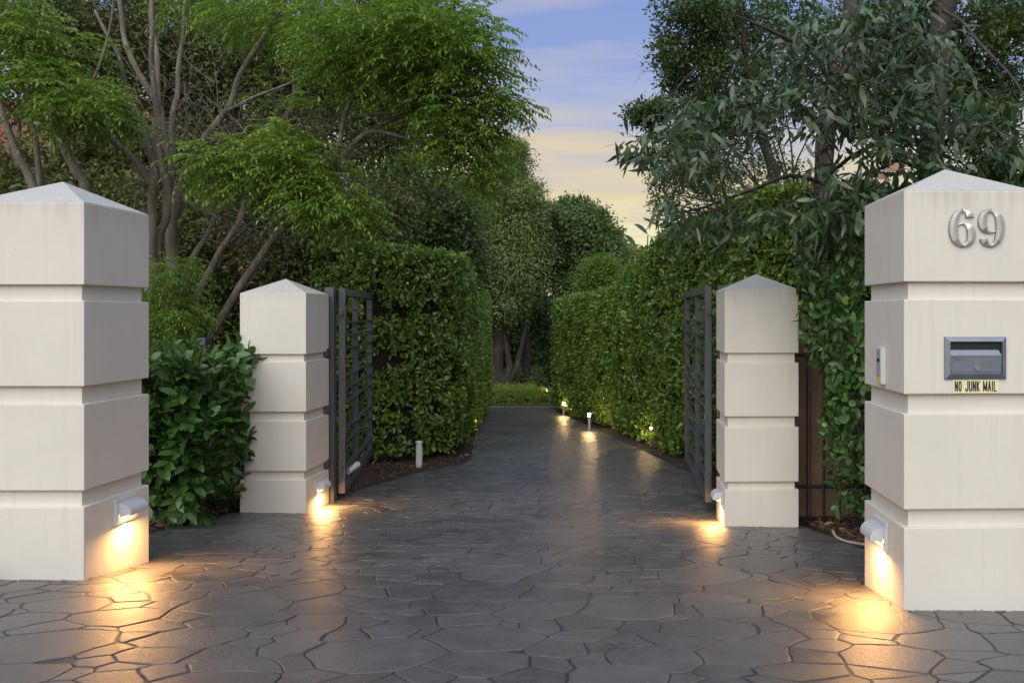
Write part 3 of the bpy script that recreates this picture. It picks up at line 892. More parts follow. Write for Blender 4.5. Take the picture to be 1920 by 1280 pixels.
# ================================================================== GATES
def gate(pn, pf, zn, zf_, height, post_xy, label, plabel, hinge_side):
    """One leaf from the hinge end pn to the free end pf (x, y); zn bottom height; posts stand at post_xy."""
    a = Vector((pn[0], pn[1], zn)); b = Vector((pf[0], pf[1], zn))
    L = (b - a).length; ang = math.atan2(b.y - a.y, b.x - a.x)
    t = thing('gate_leaf', label, 'gate', a, 'open driveway gate leaves', ang)
    s = .066; mf = .42
    def bx(name, x0, x1, z0, z1, dep, bev=.004):
        return MB().box(((x0 + x1) / 2, 0, (z0 + z1) / 2), (x1 - x0, dep, z1 - z0), bev=bev).build(name, M['gate'], t, local=True)
    bx('stile', 0, s, 0, height, s); bx('stile', L - s, L, 0, height, s)
    bx('stile', L * mf - s / 2, L * mf + s / 2, .09, height - .075, s - .004)
    bx('rail', s, L - s, 0, .09, s - .003); bx('rail', s, L - s, height - .075, height, s - .003)
    n = 14
    for i in range(1, n):
        z = .09 + (height - .165) * i / n
        thin = i in (2, 5, 9, 13)
        for x0, x1 in ((s, L * mf - s / 2), (L * mf + s / 2, L - s)):
            if thin: bx('slat', x0, x1, z - .004, z + .004, .016, 0)
            else: bx('slat', x0, x1, z - .007, z + .007, .062, .0015)
    for z in (height * .12, height * .88):
        MB().box((-.03, 0, z), (.07, .03, .05), bev=.004).build('hinge', M['gate'], t, local=True)
    # the post that carries the leaf
    px, py = post_xy; g = float(gz(px, py)); top = zn + height + .005
    p = thing('gate_post', plabel, 'post', (px, py, g), 'steel gate posts')
    MB().box((px, py, (g - .1 + top) / 2), (.095, .09, top - g + .1), bev=.004).build('upright', M['gate'], p)
    for z in (1.09 if hinge_side < 0 else 1.1, .51, -.04):
        MB().box((px - hinge_side * -.02, py - .095, z), (.075, .11, .085), bev=.003).build('bracket', M['gate'], p)
gate((-3.105, 9.33), (-3.575, 11.86), -.385, 0, 2.135, (-3.19, 9.235), 'dark grey slatted gate leaf standing open beside the left hedge', 'dark grey steel post behind the left inner pillar', -1)
gate((.672, 8.80), (.600, 11.40), -.365, 0, 2.12, (.80, 8.70), 'dark grey slatted gate leaf standing open beside the right hedge', 'dark grey steel post behind the right inner pillar', 1)

def gate_tube():
    a = P(652, 884, 9.75); b = P(668, 872, 9.95)
    t = thing('gate_tube', 'short pale tube low behind the left gate bars', 'tube', a)
    MB().tube([a, b], .032, 14).build('barrel', M['pvc'], t)
    d = (b - a).normalized()
    MB().tube([b + d * .001, b + d * .03], .036, 14).build('end_cap', M['pvc'], t)
    MB().box((a.x, a.y, (a.z + float(gz(a.x, a.y))) / 2 - .03), (.03, .03, a.z - float(gz(a.x, a.y)))).build('bracket', M['gate'], t)
gate_tube()
# ================================================================== FENCES
def paling_fence():
    t = thing('metal_fence', 'dark metal paling fence behind the shrub, left of the inner pillar', 'fence', (-5.0, 9.05, float(gz(-5.0, 9.05))))
    for x in (-4.42, -6.6):
        g = float(gz(x, 9.05)); MB().box((x, 9.05, (g + 1.24) / 2 - .05), (.11, .11, 1.24 - g + .1), bev=.004).build('post', M['gate'], t)
    for z in (1.06, -.22):
        MB().box((-5.2, 9.05, z), (2.75, .035, .04), bev=.002).build('rail', M['gate'], t)
    x = -3.87
    while x > -6.55:
        if abs(x + 4.42) > .075: MB().box((x, 9.02, .41), (.020, .020, 1.52)).build('paling', M['gate'], t)
        x -= .078
paling_fence()
def bar_fence():
    t = thing('metal_fence', 'thin black bar fence in the gap between the two right pillars', 'fence', (1.9, 8.32, float(gz(1.9, 8.3))))
    for z in (1.10, -.12):
        MB().box((2.15, 8.32, z), (1.55, .028, .035), bev=.002).build('rail', M['black'], t)
    for x in (1.545, 1.697, 1.85, 2.0, 2.15, 2.30, 2.45, 2.6, 2.75):
        MB().tube([(x, 8.285, -.47), (x, 8.285, 1.22)], .0095, 8).build('bar', M['black'], t)
bar_fence()
def board_fence():
    t = thing('timber_fence', 'weathered tan timber boards behind the black bar fence on the right', 'fence', (2.1, 8.66, float(gz(2, 8.6))))
    x = 1.36
    k = 0
    while x < 3.3:
        w = .142; top = 1.42 + .02 * math.sin(k * 2.3)
        MB().box((x + w / 2, 8.66 + .006 * math.sin(k * 1.9), (top - .55) / 2), (w - .006, .018, top + .55), bev=.002).build('board', M['board'], t)
        x += w; k += 1
    for z in (-.1, 1.0): MB().box((2.3, 8.70, z), (1.95, .04, .09)).build('rail', M['board'], t)
board_fence()

# ================================================================== BOLLARD LIGHTS
def bollard(x, y, h, label, power, lit=True, r=.025):
    g = float(gz(x, y)) - .02
    t = thing('bollard_light', label, 'light', (x, y, g), 'white garden bollard lights')
    MB().tube([(x, y, g), (x, y, g + h)], r, 16).build('post', M['pvc'], t, smooth=False)
    MB().tube([(x, y, g + h + .001), (x, y, g + h + .055)], r * .86, 14).build('lens', M['lens2'] if lit else M['pvc'], t, smooth=False)
    MB().tube([(x, y, g + h + .056), (x, y, g + h + .072), (x, y, g + h + .080)], [r * 1.15, r * 1.1, r * .5], 16).build('cap', M['pvc'], t, smooth=False)
bollard(-1.02, 18.05, .30, 'lit white bollard light standing clear of the right hedge', 3.0)
bollard(-1.90, 22.3, .28, 'small lit bollard at the far end of the right hedge', 3.0)
bollard(-2.74, 26.2, .42, 'lit bollard behind the right end of the low box hedge', 3.0)
bollard(.19, 15.0, .28, 'lit bollard tucked into the right hedge, nearer than the clear-standing one', 3.0)
bollard(1.16, 10.3, .40, 'lit bollard glowing among leaves behind the right gate', 3.0)
bollard(-3.16, 16.4, .32, 'lit bollard at the foot of the left hedge, beyond its corner', 3.0)
bollard(-3.02, 12.25, .30, 'unlit white bollard below the near corner of the left hedge', 0, lit=False, r=.045)

# ================================================================== HEDGES
def polyline(path, step=.1):
    pts = [np.array(p, float) for p in path]; out = []
    for a, b in zip(pts[:-1], pts[1:]):
        n = max(1, int(np.linalg.norm(b - a) / step))
        for i in range(n): out.append(a + (b - a) * i / n)
    out.append(pts[-1]); return np.array(out)
def hedge(name, label, path, side, thick, topf, n, L, W, mat, T=T_HEX, singles=0, rect=None, lift=.10, depth=.13, bulge=.12, lean=None, tint0=.42, stems=True, core_in=.20, upw=.5, tdist=None, cat='hedge', cell=9.0):
    pl = polyline(path); seg = np.diff(pl, axis=0); ln = np.linalg.norm(seg, axis=1)
    tang = unit(seg); nrm2 = np.stack([tang[:, 1], -tang[:, 0]], 1) * side
    # smooth the normals round the corners
    for _ in range(4):
        nrm2[1:-1] = unit(nrm2[:-2] + nrm2[1:-1] * 2 + nrm2[2:])
    mid = (pl[:-1] + pl[1:]) / 2
    c = mid.mean(0); t = thing(name, label, cat, (c[0], c[1], float(gz(c[0], c[1]))))
    w = ln / ln.sum() if tdist is None else (ln * tdist(mid)) / (ln * tdist(mid)).sum()
    def sample(k):
        i = RNG.choice(len(mid), size=k, p=w); f = RNG.random(k)[:, None]
        return mid[i] + seg[i] * (f - .5), nrm2[i]
    # face
    nf = int(n * .84)
    b, nn = sample(nf)
    g = gz(b[:, 0], b[:, 1]); top = topf(b[:, 0], b[:, 1])
    top = top + .07 * np.clip((19 - b[:, 1]) / 5, .25, 1) * fnoise(np.c_[b, np.zeros(nf)], 1.3, 4)
    v = RNG.random(nf); z = g + lift + (top - g - lift) * v
    dep = RNG.exponential(depth, nf)
    q = np.c_[b, z]
    bl = bulge * np.clip((19 - q[:, 1]) / 5, .35, 1) * (fnoise(q, 1.1) + .6 * fnoise(q, 2.7, 9)) * 1.3
    rnd = np.clip((z - (top - .22)) / .22, 0, 1) ** 2 * .16
    ragged = np.clip((g + lift + .35 - z) / .35, 0, 1) * RNG.random(nf) * .18
    q[:, :2] += nn * (bl - dep - rnd - ragged)[:, None]
    if lean is not None: q[:, 0] += lean(q[:, 2])
    keep = fnoise(q, 4.2, 50) + .5 * fnoise(q, 1.6, 70) > -.30
    keep |= dep > .16
    b, nn, q, dep = b[keep], nn[keep], q[keep], dep[keep]; nf = len(q)
    out = np.c_[nn, np.zeros(nf)]
    ax = unit(out * RNG.uniform(-.1, .9, nf)[:, None] + np.array([0, 0, 1]) * RNG.normal(.05, .75, nf)[:, None] + RNG.normal(size=(nf, 3)) * .55)
    nr = unit(out * .75 + np.array([0, 0, upw]) + RNG.normal(size=(nf, 3)) * .45)
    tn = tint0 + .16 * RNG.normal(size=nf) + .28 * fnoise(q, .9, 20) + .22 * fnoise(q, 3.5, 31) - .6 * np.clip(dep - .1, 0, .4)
    tn = tn + np.clip((q[:, 1] - 14) / 4, 0, 1) * .34  # far leaves yellower: new growth, plus lamp glow put into the tint
    tn = np.where(RNG.random(nf) < .055, .97, tn)
    # top
    nt_ = n - nf
    b2, n2 = sample(nt_)
    d2 = RNG.random(nt_) * thick
    q2 = np.c_[b2 - n2 * d2[:, None], topf(b2[:, 0], b2[:, 1])]
    q2[:, 2] += .05 * RNG.normal(size=nt_) + .06 * fnoise(q2, 1.7, 2) - .02
    ax2 = unit(RNG.normal(size=(nt_, 3)) * .7 + np.array([0, 0, .55])); nr2 = unit(np.array([0, 0, .8]) + RNG.normal(size=(nt_, 3)) * .6)
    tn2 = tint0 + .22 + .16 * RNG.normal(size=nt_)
    pos = np.concatenate([q, q2]); m = len(pos)
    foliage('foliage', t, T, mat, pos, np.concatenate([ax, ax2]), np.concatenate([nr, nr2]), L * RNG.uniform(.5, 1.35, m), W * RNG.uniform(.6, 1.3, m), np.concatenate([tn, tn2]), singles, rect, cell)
    # solid dark core; its colour stands in for shade among the inner twigs
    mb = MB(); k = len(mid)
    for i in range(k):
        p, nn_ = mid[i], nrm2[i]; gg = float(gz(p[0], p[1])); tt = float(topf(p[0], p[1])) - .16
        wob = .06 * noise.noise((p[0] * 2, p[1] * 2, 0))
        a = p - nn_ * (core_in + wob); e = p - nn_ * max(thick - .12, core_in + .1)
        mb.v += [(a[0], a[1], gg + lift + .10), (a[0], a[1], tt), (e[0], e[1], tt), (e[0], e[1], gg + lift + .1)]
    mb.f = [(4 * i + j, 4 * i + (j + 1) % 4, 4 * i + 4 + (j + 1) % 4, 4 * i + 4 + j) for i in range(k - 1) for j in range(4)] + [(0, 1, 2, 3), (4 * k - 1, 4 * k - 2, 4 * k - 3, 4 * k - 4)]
    mb.build('dark_core', M['core'], t)
    if stems:
        s = 0.0; acc = 0.0
        for i in range(k):
            acc += ln[i]
            if acc > .55:
                acc = random.uniform(-.1, .1)
                p = mid[i] - nrm2[i] * random.uniform(.16, .32); gg = float(gz(p[0], p[1]))
                MB().tube([(p[0], p[1], gg - .05), (p[0] + random.uniform(-.05, .05), p[1], gg + .4), (p[0] + random.uniform(-.1, .1), p[1], gg + .9)], [.022, .018, .012], 6).build('stem', M['bark_dark'], t, smooth=True)
    return t
near_w = lambda m: np.clip(14.0 / np.maximum(m[:, 1], 8), .6, 1.4)
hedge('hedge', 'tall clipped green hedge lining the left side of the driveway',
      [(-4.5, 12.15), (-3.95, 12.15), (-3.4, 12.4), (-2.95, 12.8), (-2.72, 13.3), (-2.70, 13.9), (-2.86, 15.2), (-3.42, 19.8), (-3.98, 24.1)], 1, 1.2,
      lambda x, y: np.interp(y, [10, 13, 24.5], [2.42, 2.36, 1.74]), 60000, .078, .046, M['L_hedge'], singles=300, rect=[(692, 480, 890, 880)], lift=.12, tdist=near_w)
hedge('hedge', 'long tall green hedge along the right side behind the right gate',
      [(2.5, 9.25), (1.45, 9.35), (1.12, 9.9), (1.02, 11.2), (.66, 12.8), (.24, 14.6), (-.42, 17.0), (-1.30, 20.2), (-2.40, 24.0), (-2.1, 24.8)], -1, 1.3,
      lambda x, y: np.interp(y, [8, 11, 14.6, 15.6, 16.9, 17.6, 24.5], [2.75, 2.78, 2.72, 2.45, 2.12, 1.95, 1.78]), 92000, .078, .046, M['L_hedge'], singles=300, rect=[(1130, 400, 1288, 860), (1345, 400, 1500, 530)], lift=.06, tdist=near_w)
hedge('hedge', 'glossy hedge with larger leaves filling the gap between the right pillars',
      [(1.95, 8.15), (1.74, 7.75), (1.68, 7.42), (1.86, 7.18), (2.6, 7.0), (4.6, 6.95)], 1, .75,
      lambda x, y: np.interp(x, [1.4, 1.7, 2.3, 3.0, 4.6], [2.20, 2.42, 2.45, 2.66, 2.7]), 10500, .092, .046, M['L_shrub'], T_OVAL, singles=300, rect=[(1500, 370, 1625, 985), (1840, 290, 1920, 345)], lift=.12, depth=.12, bulge=.13, tint0=.45, core_in=.30, cell=14, lean=lambda z: -.30 * np.clip((z - .35) / 1.1, 0, 1))
hedge('box_hedge', 'low clipped bright green box hedge across the end of the driveway',
      [(-8.5, 25.72), (-5.5, 25.72), (-2.45, 25.72)], 1, .5, lambda x, y: np.full(np.shape(x), -.745), 30000, .038, .024, M['L_box'], T_RHOMB, lift=.0, depth=.03, bulge=.015, tint0=.5, stems=False, core_in=.07)
hedge('box_hedge', 'second low box hedge row just behind the first at the driveway end',
      [(-8.5, 27.3), (-5.5, 27.3), (-3.2, 27.3)], 1, .5, lambda x, y: np.full(np.shape(x), -.72), 9000, .045, .028, M['L_box'], T_RHOMB, lift=.0, depth=.03, bulge=.015, tint0=.55, stems=False, core_in=.07)

# broad-leaved shrub in the left gap
def whorls(centres, outs, k, L, W, spread=.75):
    pos, ax, nr, tt = [], [], [], []
    for c, o in zip(centres, outs):
        o = unit(o[None])[0]; ref = np.array([0, 0, 1.0]); s = unit(np.cross(o, ref)[None])[0]; u = np.cross(s, o)
        n = RNG.integers(k[0], k[1] + 1); a0 = RNG.random() * 6.28; tb = np.clip(.45 + .2 * RNG.normal(), 0, .95)
        for i in range(n):
            a = a0 + i * 2.4; rad = s * math.cos(a) + u * math.sin(a); f = RNG.uniform(.3, 1.0) * spread
            d = o * (1 - f * .6) + rad * f + np.array([0, 0, -.12])
            pos.append(c - o * .03 * i + rad * .008); ax.append(d); nr.append(o * .8 + rad * -.35 * f + np.array([0, 0, .35]) + RNG.normal(size=3) * .12)
            tt.append(tb + .12 * RNG.normal())
    n = len(pos)
    return np.array(pos), unit(np.array(ax)), unit(np.array(nr)), L * RNG.uniform(.65, 1.15, n), W * RNG.uniform(.75, 1.15, n), np.clip(np.array(tt), 0, 1)
def broad_shrub():
    t = thing('broad_leaf_shrub', 'glossy broad-leaved shrub between the two left pillars', 'shrub', (-4.3, 8.0, float(gz(-4.3, 8.0))))
    C, O = [], []
    for i in range(760):
        x = RNG.uniform(-5.6, -3.72); y = RNG.uniform(7.25, 8.75)
        z = RNG.uniform(-.30, 1.13 + .05 * math.sin(x * 5))
        edge = RNG.random()
        if edge < .55: y = 7.35 + .25 * abs(RNG.normal()) * .6 + (.18 if z < .1 else 0) * RNG.random()
        elif edge < .75: x = -3.78 + .06 * RNG.normal()
        elif edge < .92: z = 1.09 + .06 * RNG.normal()
        # the lower right is open over the mulch
        pxx = CX + F_PX * x / y
        if pxx > 385 and z < -.10 - .1 * RNG.random(): continue
        o = np.array([(x + 4.5) * .5, -(8.1 - y) * 1.1 - .15, .25 + (z - .2) * .55]) + RNG.normal(size=3) * .3
        C.append((x, y, z)); O.append(o)
    for (px, py, d) in ((448, 690, 8.15), (462, 706, 8.1), (455, 730, 8.15), (440, 668, 8.2), (452, 775, 8.25)):
        C.append(tuple(P(px, py, d))); O.append(np.array([.9, -.5, .15]))
    a = whorls(np.array(C), O, (5, 8), .145, .066)
    foliage('foliage', t, T_OVAL, M['L_shrub'], *a, singles=300, rect=[(285, 650, 485, 985)], cell=16)
    for i in range(14):
        x, y = RNG.uniform(-5.2, -3.95), RNG.uniform(7.7, 8.4); g = float(gz(x, y))
        MB().tube([(x, y, g - .05), (x + .05, y - .05, .3), (x + RNG.uniform(-.2, .2), y - .15, .9)], [.02, .015, .008], 6).build('stem', M['twig'], t, smooth=True)
    mb = MB(); mb.box((-4.75, 8.25, .28), (1.3, .5, 1.1)); mb.build('dark_core', M['core'], t)  # plain dark box in place of the shrub's shaded interior
broad_shrub()

def strap_clump(name, label, spots, Lr, w, tmat, up=1.0):
    c = spots[0]; t = thing(name, label, 'plant', (c[0], c[1], float(gz(c[0], c[1]))))
    for (x, y, n) in spots:
        for i in range(n):
            a = random.uniform(0, 6.28); L = random.uniform(*Lr); d = Vector((math.cos(a), math.sin(a), 0)); s = Vector((-d.y, d.x, 0))
            g = float(gz(x, y)); vs = []; m = 6; lean = random.uniform(.35, .9)
            b = Vector((x, y, g - .01)) + d * random.uniform(0, .04)
            for k in range(m + 1):
                u = k / m
                p = b + d * (L * lean * u ** 1.5) + Vector((0, 0, L * up * (.85 * u - .72 * lean * u * u * u)))
                ww = w * (1 - .9 * u ** 2.2) * .5
                vs += [p - s * ww + Vector((0, 0, .15 * ww)), p - Vector((0, 0, .2 * ww)), p + s * ww + Vector((0, 0, .15 * ww))]
            fs = [(3 * k + j, 3 * k + j + 1, 3 * k + 4 + j, 3 * k + 3 + j) for k in range(m) for j in (0, 1)]
            o = MB().add(vs, fs).build('strap_leaf', M[tmat], t, smooth=True)
            at = o.data.attributes.new('tint', 'FLOAT', 'POINT'); at.data.foreach_set('value', [min(1, max(0, random.gauss(.45, .25)))] * len(o.data.vertices))
strap_clump('strap_plant', 'clump of arching strap leaves on the mulch beside the left inner pillar', [(-4.0, 8.55, 22), (-4.15, 8.8, 16), (-3.95, 8.9, 12)], (.35, .6), .028, 'L_strap')
strap_clump('strap_plant', 'single tuft of green strap leaves at the left picture edge', [(-3.60, 4.80, 5)], (.16, .30), .028, 'L_strap')

# leaf litter on the beds
def litter():
    n = 9000
    k = []
    areas = [(-4.6, -3.80, 5.8, 9.0, .30), (1.50, 2.6, 5.3, 8.6, .30), (-3.9, -2.5, 9.4, 13.4, .22), (-.4, 1.4, 9.0, 17.0, .18)]
    P_ = []
    for a, b, c, d, w in areas:
        m = int(n * w); x = RNG.uniform(a, b, m); y = RNG.uniform(c, d, m)
        ok = (x < xl(y) - .01 + .05 * (RNG.random(m) < .1)) | (x > xr(y) + .01 - .05 * (RNG.random(m) < .1))
        P_.append(np.c_[x[ok], y[ok]])
    yy = RNG.uniform(3.2, 16, 150); P_.append(np.c_[xl(yy) + (xr(yy) - xl(yy)) * RNG.random(150), yy])
    for (t_, cx, cy, w, rz, side) in PILL.values():
        k_ = 70; e = RNG.integers(0, 4, k_); u = RNG.uniform(-.5, .5, k_) * w; o_ = w / 2 + .006 + RNG.exponential(.016, k_)
        lx = np.where(e == 0, u, np.where(e == 1, u, np.where(e == 2, o_, -o_))); ly = np.where(e == 0, -o_, np.where(e == 1, o_, u))
        P_.append(np.c_[cx + lx * math.cos(rz) - ly * math.sin(rz), cy + lx * math.sin(rz) + ly * math.cos(rz)])
    q = np.concatenate(P_); m = len(q)
    paved = (q[:, 0] > xl(q[:, 1])) & (q[:, 0] < xr(q[:, 1]))
    z = gz(q[:, 0], q[:, 1]) + np.where(paved, .003, .028 + .02 * RNG.random(m))
    pos = np.c_[q, z]; ax = unit(RNG.normal(size=(m, 3)) * np.array([1, 1, .25])); nr = unit(np.array([0, 0, 1]) + RNG.normal(size=(m, 3)) * .35)
    L = np.where(RNG.random(m) < .06, .085, .035) * RNG.uniform(.6, 1.3, m) * np.where(paved, .42, 1)
    nr = np.where(paved[:, None], unit(nr + np.array([0, 0, 3.0])), nr); ax = np.where(paved[:, None], unit(ax * np.array([1, 1, .1])), ax)
    o = foliage('leaf_litter', None, T_RHOMB, M['litter'], pos, ax, nr, L, L * .45, RNG.random(m) ** 1.6)
    tag(o, 'brown mulch chips and fallen leaves on the beds', 'leaf litter', kind='stuff')
litter()
def single_leaf(px, py, d, L, mat, tint, label, ang):
    p = P(px, py, d); p.z = float(gz(p.x, p.y)) + .05
    o = bpy.data.objects.new('fallen_leaf', mesh_np('fallen_leaf', T_OVAL[0] * np.array([L, L * .45, L]), T_OVAL[1], len(T_OVAL[0]), 1, M[mat], np.array([tint])))
    o.location = p; o.rotation_euler = (.15, -.1, ang)
    tag(link(o), label, 'leaf')
single_leaf(1545, 983, 7.72, .12, 'L_brown', .9, 'pale curled fallen leaf on the mulch by the right inner pillar', .5)
single_leaf(1560, 978, 7.8, .06, 'L_brown', .2, 'small orange-brown fallen leaf on the right mulch bed', 1.6)
def pipe():
    p, r = smooth_path([(1.56, 7.25, float(gz(1.56, 7.25)) + .06), (1.555, 7.1, float(gz(1.55, 7.1)) + .03), (1.60, 6.95, float(gz(1.6, 6.95)) + .015), (1.68, 6.84, float(gz(1.68, 6.84)) + .012), (1.80, 6.75, float(gz(1.8, 6.75)) + .0)], .011, 5)
    o = MB().tube(p, r, 8).build('pipe', M['hose'], origin=p[0], smooth=True)
    tag(o, 'pale plastic pipe curving over mulch behind the right pillar', 'pipe')
pipe()

# ================================================================== TREES, LEFT
def sprays(blobs, n, npairs, LL, WW, length, dens=1.0, droop=.35):
    PP, AX, NR, TT = [], [], [], []
    ws = sum(b[6] for b in blobs)
    for (px, py, d, rx, ry, rd, w) in blobs:
        c = np.array(P(px, py, d)); r = np.array([rx / F_PX * d, rd, ry / F_PX * d]); m = max(2, int(n * w / ws))
        u = rnd_dir(m) * (RNG.random(m)[:, None] ** .45)
        st = c + u * r
        az_ = RNG.random(m) * 6.28
        dr = np.c_[np.cos(az_), np.sin(az_), RNG.normal(.05, .3, m)] + u * .5
        dr = unit(dr); ln = length * RNG.uniform(.6, 1.2, m)
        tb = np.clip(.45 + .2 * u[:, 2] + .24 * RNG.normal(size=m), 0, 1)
        side = unit(np.cross(dr, np.array([0, 0, 1.0])))
        for k in range(npairs * 2 + 1):
            f = .18 + .82 * (k // 2) / npairs if k < npairs * 2 else 1.0
            s = (1 if k % 2 else -1) if k < npairs * 2 else 0
            p = st + dr * (ln * f)[:, None] + np.array([0, 0, -1.0]) * (droop * ln * f * f)[:, None]
            tg = unit(dr + np.array([0, 0, -1.0]) * (2 * droop * f))
            a = unit(tg * .65 + side * s * .8 + np.array([0, 0, -.35]) + RNG.normal(size=(m, 3)) * .18)
            PP.append(p); AX.append(a); NR.append(unit(np.array([0, 0, 1.0]) + RNG.normal(size=(m, 3)) * .4 + side * s * .25)); TT.append(tb + .09 * RNG.normal(size=m))
    pos = np.concatenate(PP); k = len(pos)
    return pos, np.concatenate(AX), np.concatenate(NR), LL * RNG.uniform(.7, 1.2, k), WW * RNG.uniform(.8, 1.2, k), np.clip(np.concatenate(TT), 0, 1)
def pathpx(pts, d0, d1=None):
    d1 = d0 if d1 is None else d1; n = len(pts)
    return [P(x, y, d0 + (d1 - d0) * i / (n - 1)) for i, (x, y) in enumerate(pts)]
def stem_tree_left():
    d = 10.4
    b = P(345, 720, d); g = float(gz(b.x, b.y))
    t = thing('multi_stem_tree', 'multi-stemmed grey-barked tree with feathery leaves behind the left pillars', 'tree', (b.x, b.y, g))
    S = [([(338, 900), (330, 700), (322, 488), (336, 351), (330, 325), (312, 254), (298, 205), (262, 140), (235, 80), (215, -30)], 10.5, 11.0, .105, .03),
         ([(318, 880), (300, 640), (297, 461), (312, 410), (308, 351), (296, 300), (290, 200), (283, 100), (285, -20)], 10.3, 10.0, .075, .03),
         ([(300, 870), (286, 600), (283, 422), (287, 351), (281, 293), (269, 242), (250, 195), (234, 148), (215, 90), (180, 20)], 10.2, 9.6, .075, .02),
         ([(287, 352), (250, 297), (211, 266), (187, 242), (150, 215), (100, 190)], 10.2, 9.4, .05, .015),
         ([(288, 345), (290, 234), (297, 176), (289, 78), (285, -20)], 10.2, 10.6, .055, .03),
         ([(330, 335), (326, 215), (336, 156), (341, 60), (352, -30)], 10.6, 11.2, .05, .025),
         ([(336, 340), (375, 273), (422, 211), (449, 140), (496, 66), (520, 20), (550, -40)], 10.6, 10.2, .06, .025),
         ([(350, 880), (338, 640), (352, 500), (390, 437), (418, 371), (428, 330), (430, 270)], 10.7, 11.2, .055, .02),
         ([(352, 880), (365, 600), (395, 500), (437, 430), (465, 359), (480, 305), (520, 250), (545, 190), (560, 120)], 10.6, 10.9, .065, .02),
         ([(348, 900), (358, 720), (380, 660), (440, 560), (500, 470), (560, 390), (605, 345), (640, 290), (690, 250), (745, 255), (830, 285), (880, 300)], 10.3, 9.6, .075, .018),
         ([(603, 347), (620, 300), (650, 210), (700, 130), (790, 80), (880, 50)], 9.9, 9.2, .045, .014),
         ([(640, 222), (700, 215), (770, 205), (830, 180), (880, 130), (915, 90)], 9.8, 9.0, .03, .010),
         ([(545, 190), (600, 120), (680, 75), (760, 30)], 10.8, 10.2, .035, .012),
         ([(422, 211), (480, 180), (560, 150), (640, 110)], 10.4, 9.8, .03, .010),
         ([(690, 250), (760, 215), (860, 200), (940, 190), (985, 195)], 9.8, 9.2, .022, .006)]
    for pts, a, c, r0, r1 in S:
        limb(t, pathpx(pts, a, c), r0 * .80, r1 * .8, M['bark'], 'stem' if pts[0][1] > 600 else 'branch', 8, .05)
    blobs = [(470, 320, 9.3, 110, 55, .6, 1.5), (560, 300, 9.3, 80, 45, .6, 1.0), (600, 370, 9.2, 70, 36, .5, .8), (410, 295, 9.2, 50, 36, .5, .5), (660, 400, 9.4, 60, 40, .5, .8), (540, 255, 9.4, 55, 28, .4, .4),
             (400, 20, 11.2, 120, 45, .9, 1.0), (530, 30, 10.6, 130, 55, .9, 1.8), (690, 60, 9.3, 140, 80, .9, 2.6), (820, 60, 9.2, 110, 80, .8, 2.2), (895, 110, 9.2, 62, 72, .6, 1.3), (760, 140, 9.4, 110, 55, .7, 1.6), (640, 120, 9.6, 90, 40, .6, .9),
             (845, 205, 9.4, 80, 62, .6, 1.5), (940, 190, 9.2, 40, 26, .35, .35), (965, 200, 9.2, 25, 18, .3, .12), (880, 270, 9.5, 60, 44, .6, 1.0), (930, 245, 9.3, 25, 30, .3, .14), (620, 200, 10.6, 70, 36, .6, .3), (500, 180, 10.9, 60, 40, .6, .25), (900, 330, 9.6, 50, 24, .4, .35)]
    a = sprays(blobs, 4000, 6, .074, .024, .33)
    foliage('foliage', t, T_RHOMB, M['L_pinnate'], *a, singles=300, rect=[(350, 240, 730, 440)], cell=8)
    twigs(t, [(330, 150, 10.6, 130, 130, 1.0, 1), (450, 230, 10.6, 130, 90, 1.0, 1), (620, 230, 10.2, 150, 90, .8, 1), (480, 440, 11, 120, 90, .8, 1)], 200, M['bark'], .006, [P(320, 340, 10.4), P(400, 300, 10.5), P(560, 390, 10.2)], (.5, 1.5), 'bare_twigs')
    twigs(t, blobs, 260, M['twig'], .006, [P(400, 330, 10.2), P(600, 250, 10), P(650, 150, 10), P(780, 150, 9.8)])
stem_tree_left()
def left_edge_tree():
    d = 9.4
    b = P(110, 700, d); t = thing('slender_tree', 'slender leaning tree at the far left behind the large pillar', 'tree', (b.x, b.y, float(gz(b.x, b.y))))
    for pts, a, c, r0, r1 in [([(185, 900), (175, 500), (160, 355), (148, 325), (120, 265), (105, 240), (90, 180), (70, 110), (60, 40), (50, -30)], 9.4, 9.2, .08, .03),
                              ([(130, 880), (100, 520), (62, 345), (40, 300), (15, 240), (0, 190), (-15, 120), (-20, 20)], 9.5, 9.4, .07, .03),
                              ([(128, 870), (110, 560), (75, 345), (62, 260), (48, 200), (60, 120), (80, 30), (95, -30)], 9.7, 10, .05, .02),
                              ([(120, 265), (140, 210), (180, 150), (205, 60), (215, -20)], 9.3, 9.1, .03, .012)]:
        limb(t, pathpx(pts, a, c), r0 * .80, r1 * .8, M['bark'], 'stem' if pts[0][1] > 600 else 'branch', 8, .05)
    blobs = [(40, 70, 8.9, 80, 60, .7, 1.5), (20, 15, 8.9, 60, 40, .6, .7), (115, 175, 8.7, 80, 45, .6, 1.3), (190, 190, 8.7, 48, 36, .5, .6), (60, 130, 8.9, 60, 35, .6, .7), (130, 80, 9.2, 60, 40, .6, .4), (120, 225, 8.7, 50, 16, .4, .3), (200, 215, 8.7, 25, 16, .3, .15)]
    a = sprays(blobs, 700, 6, .074, .024, .33)
    foliage('foliage', t, T_RHOMB, M['L_pinnate'], *a, singles=150, rect=[(0, 0, 240, 260)], cell=8)
    twigs(t, blobs, 60, M['twig'], .006, [P(90, 250, 9.4)])
left_edge_tree()
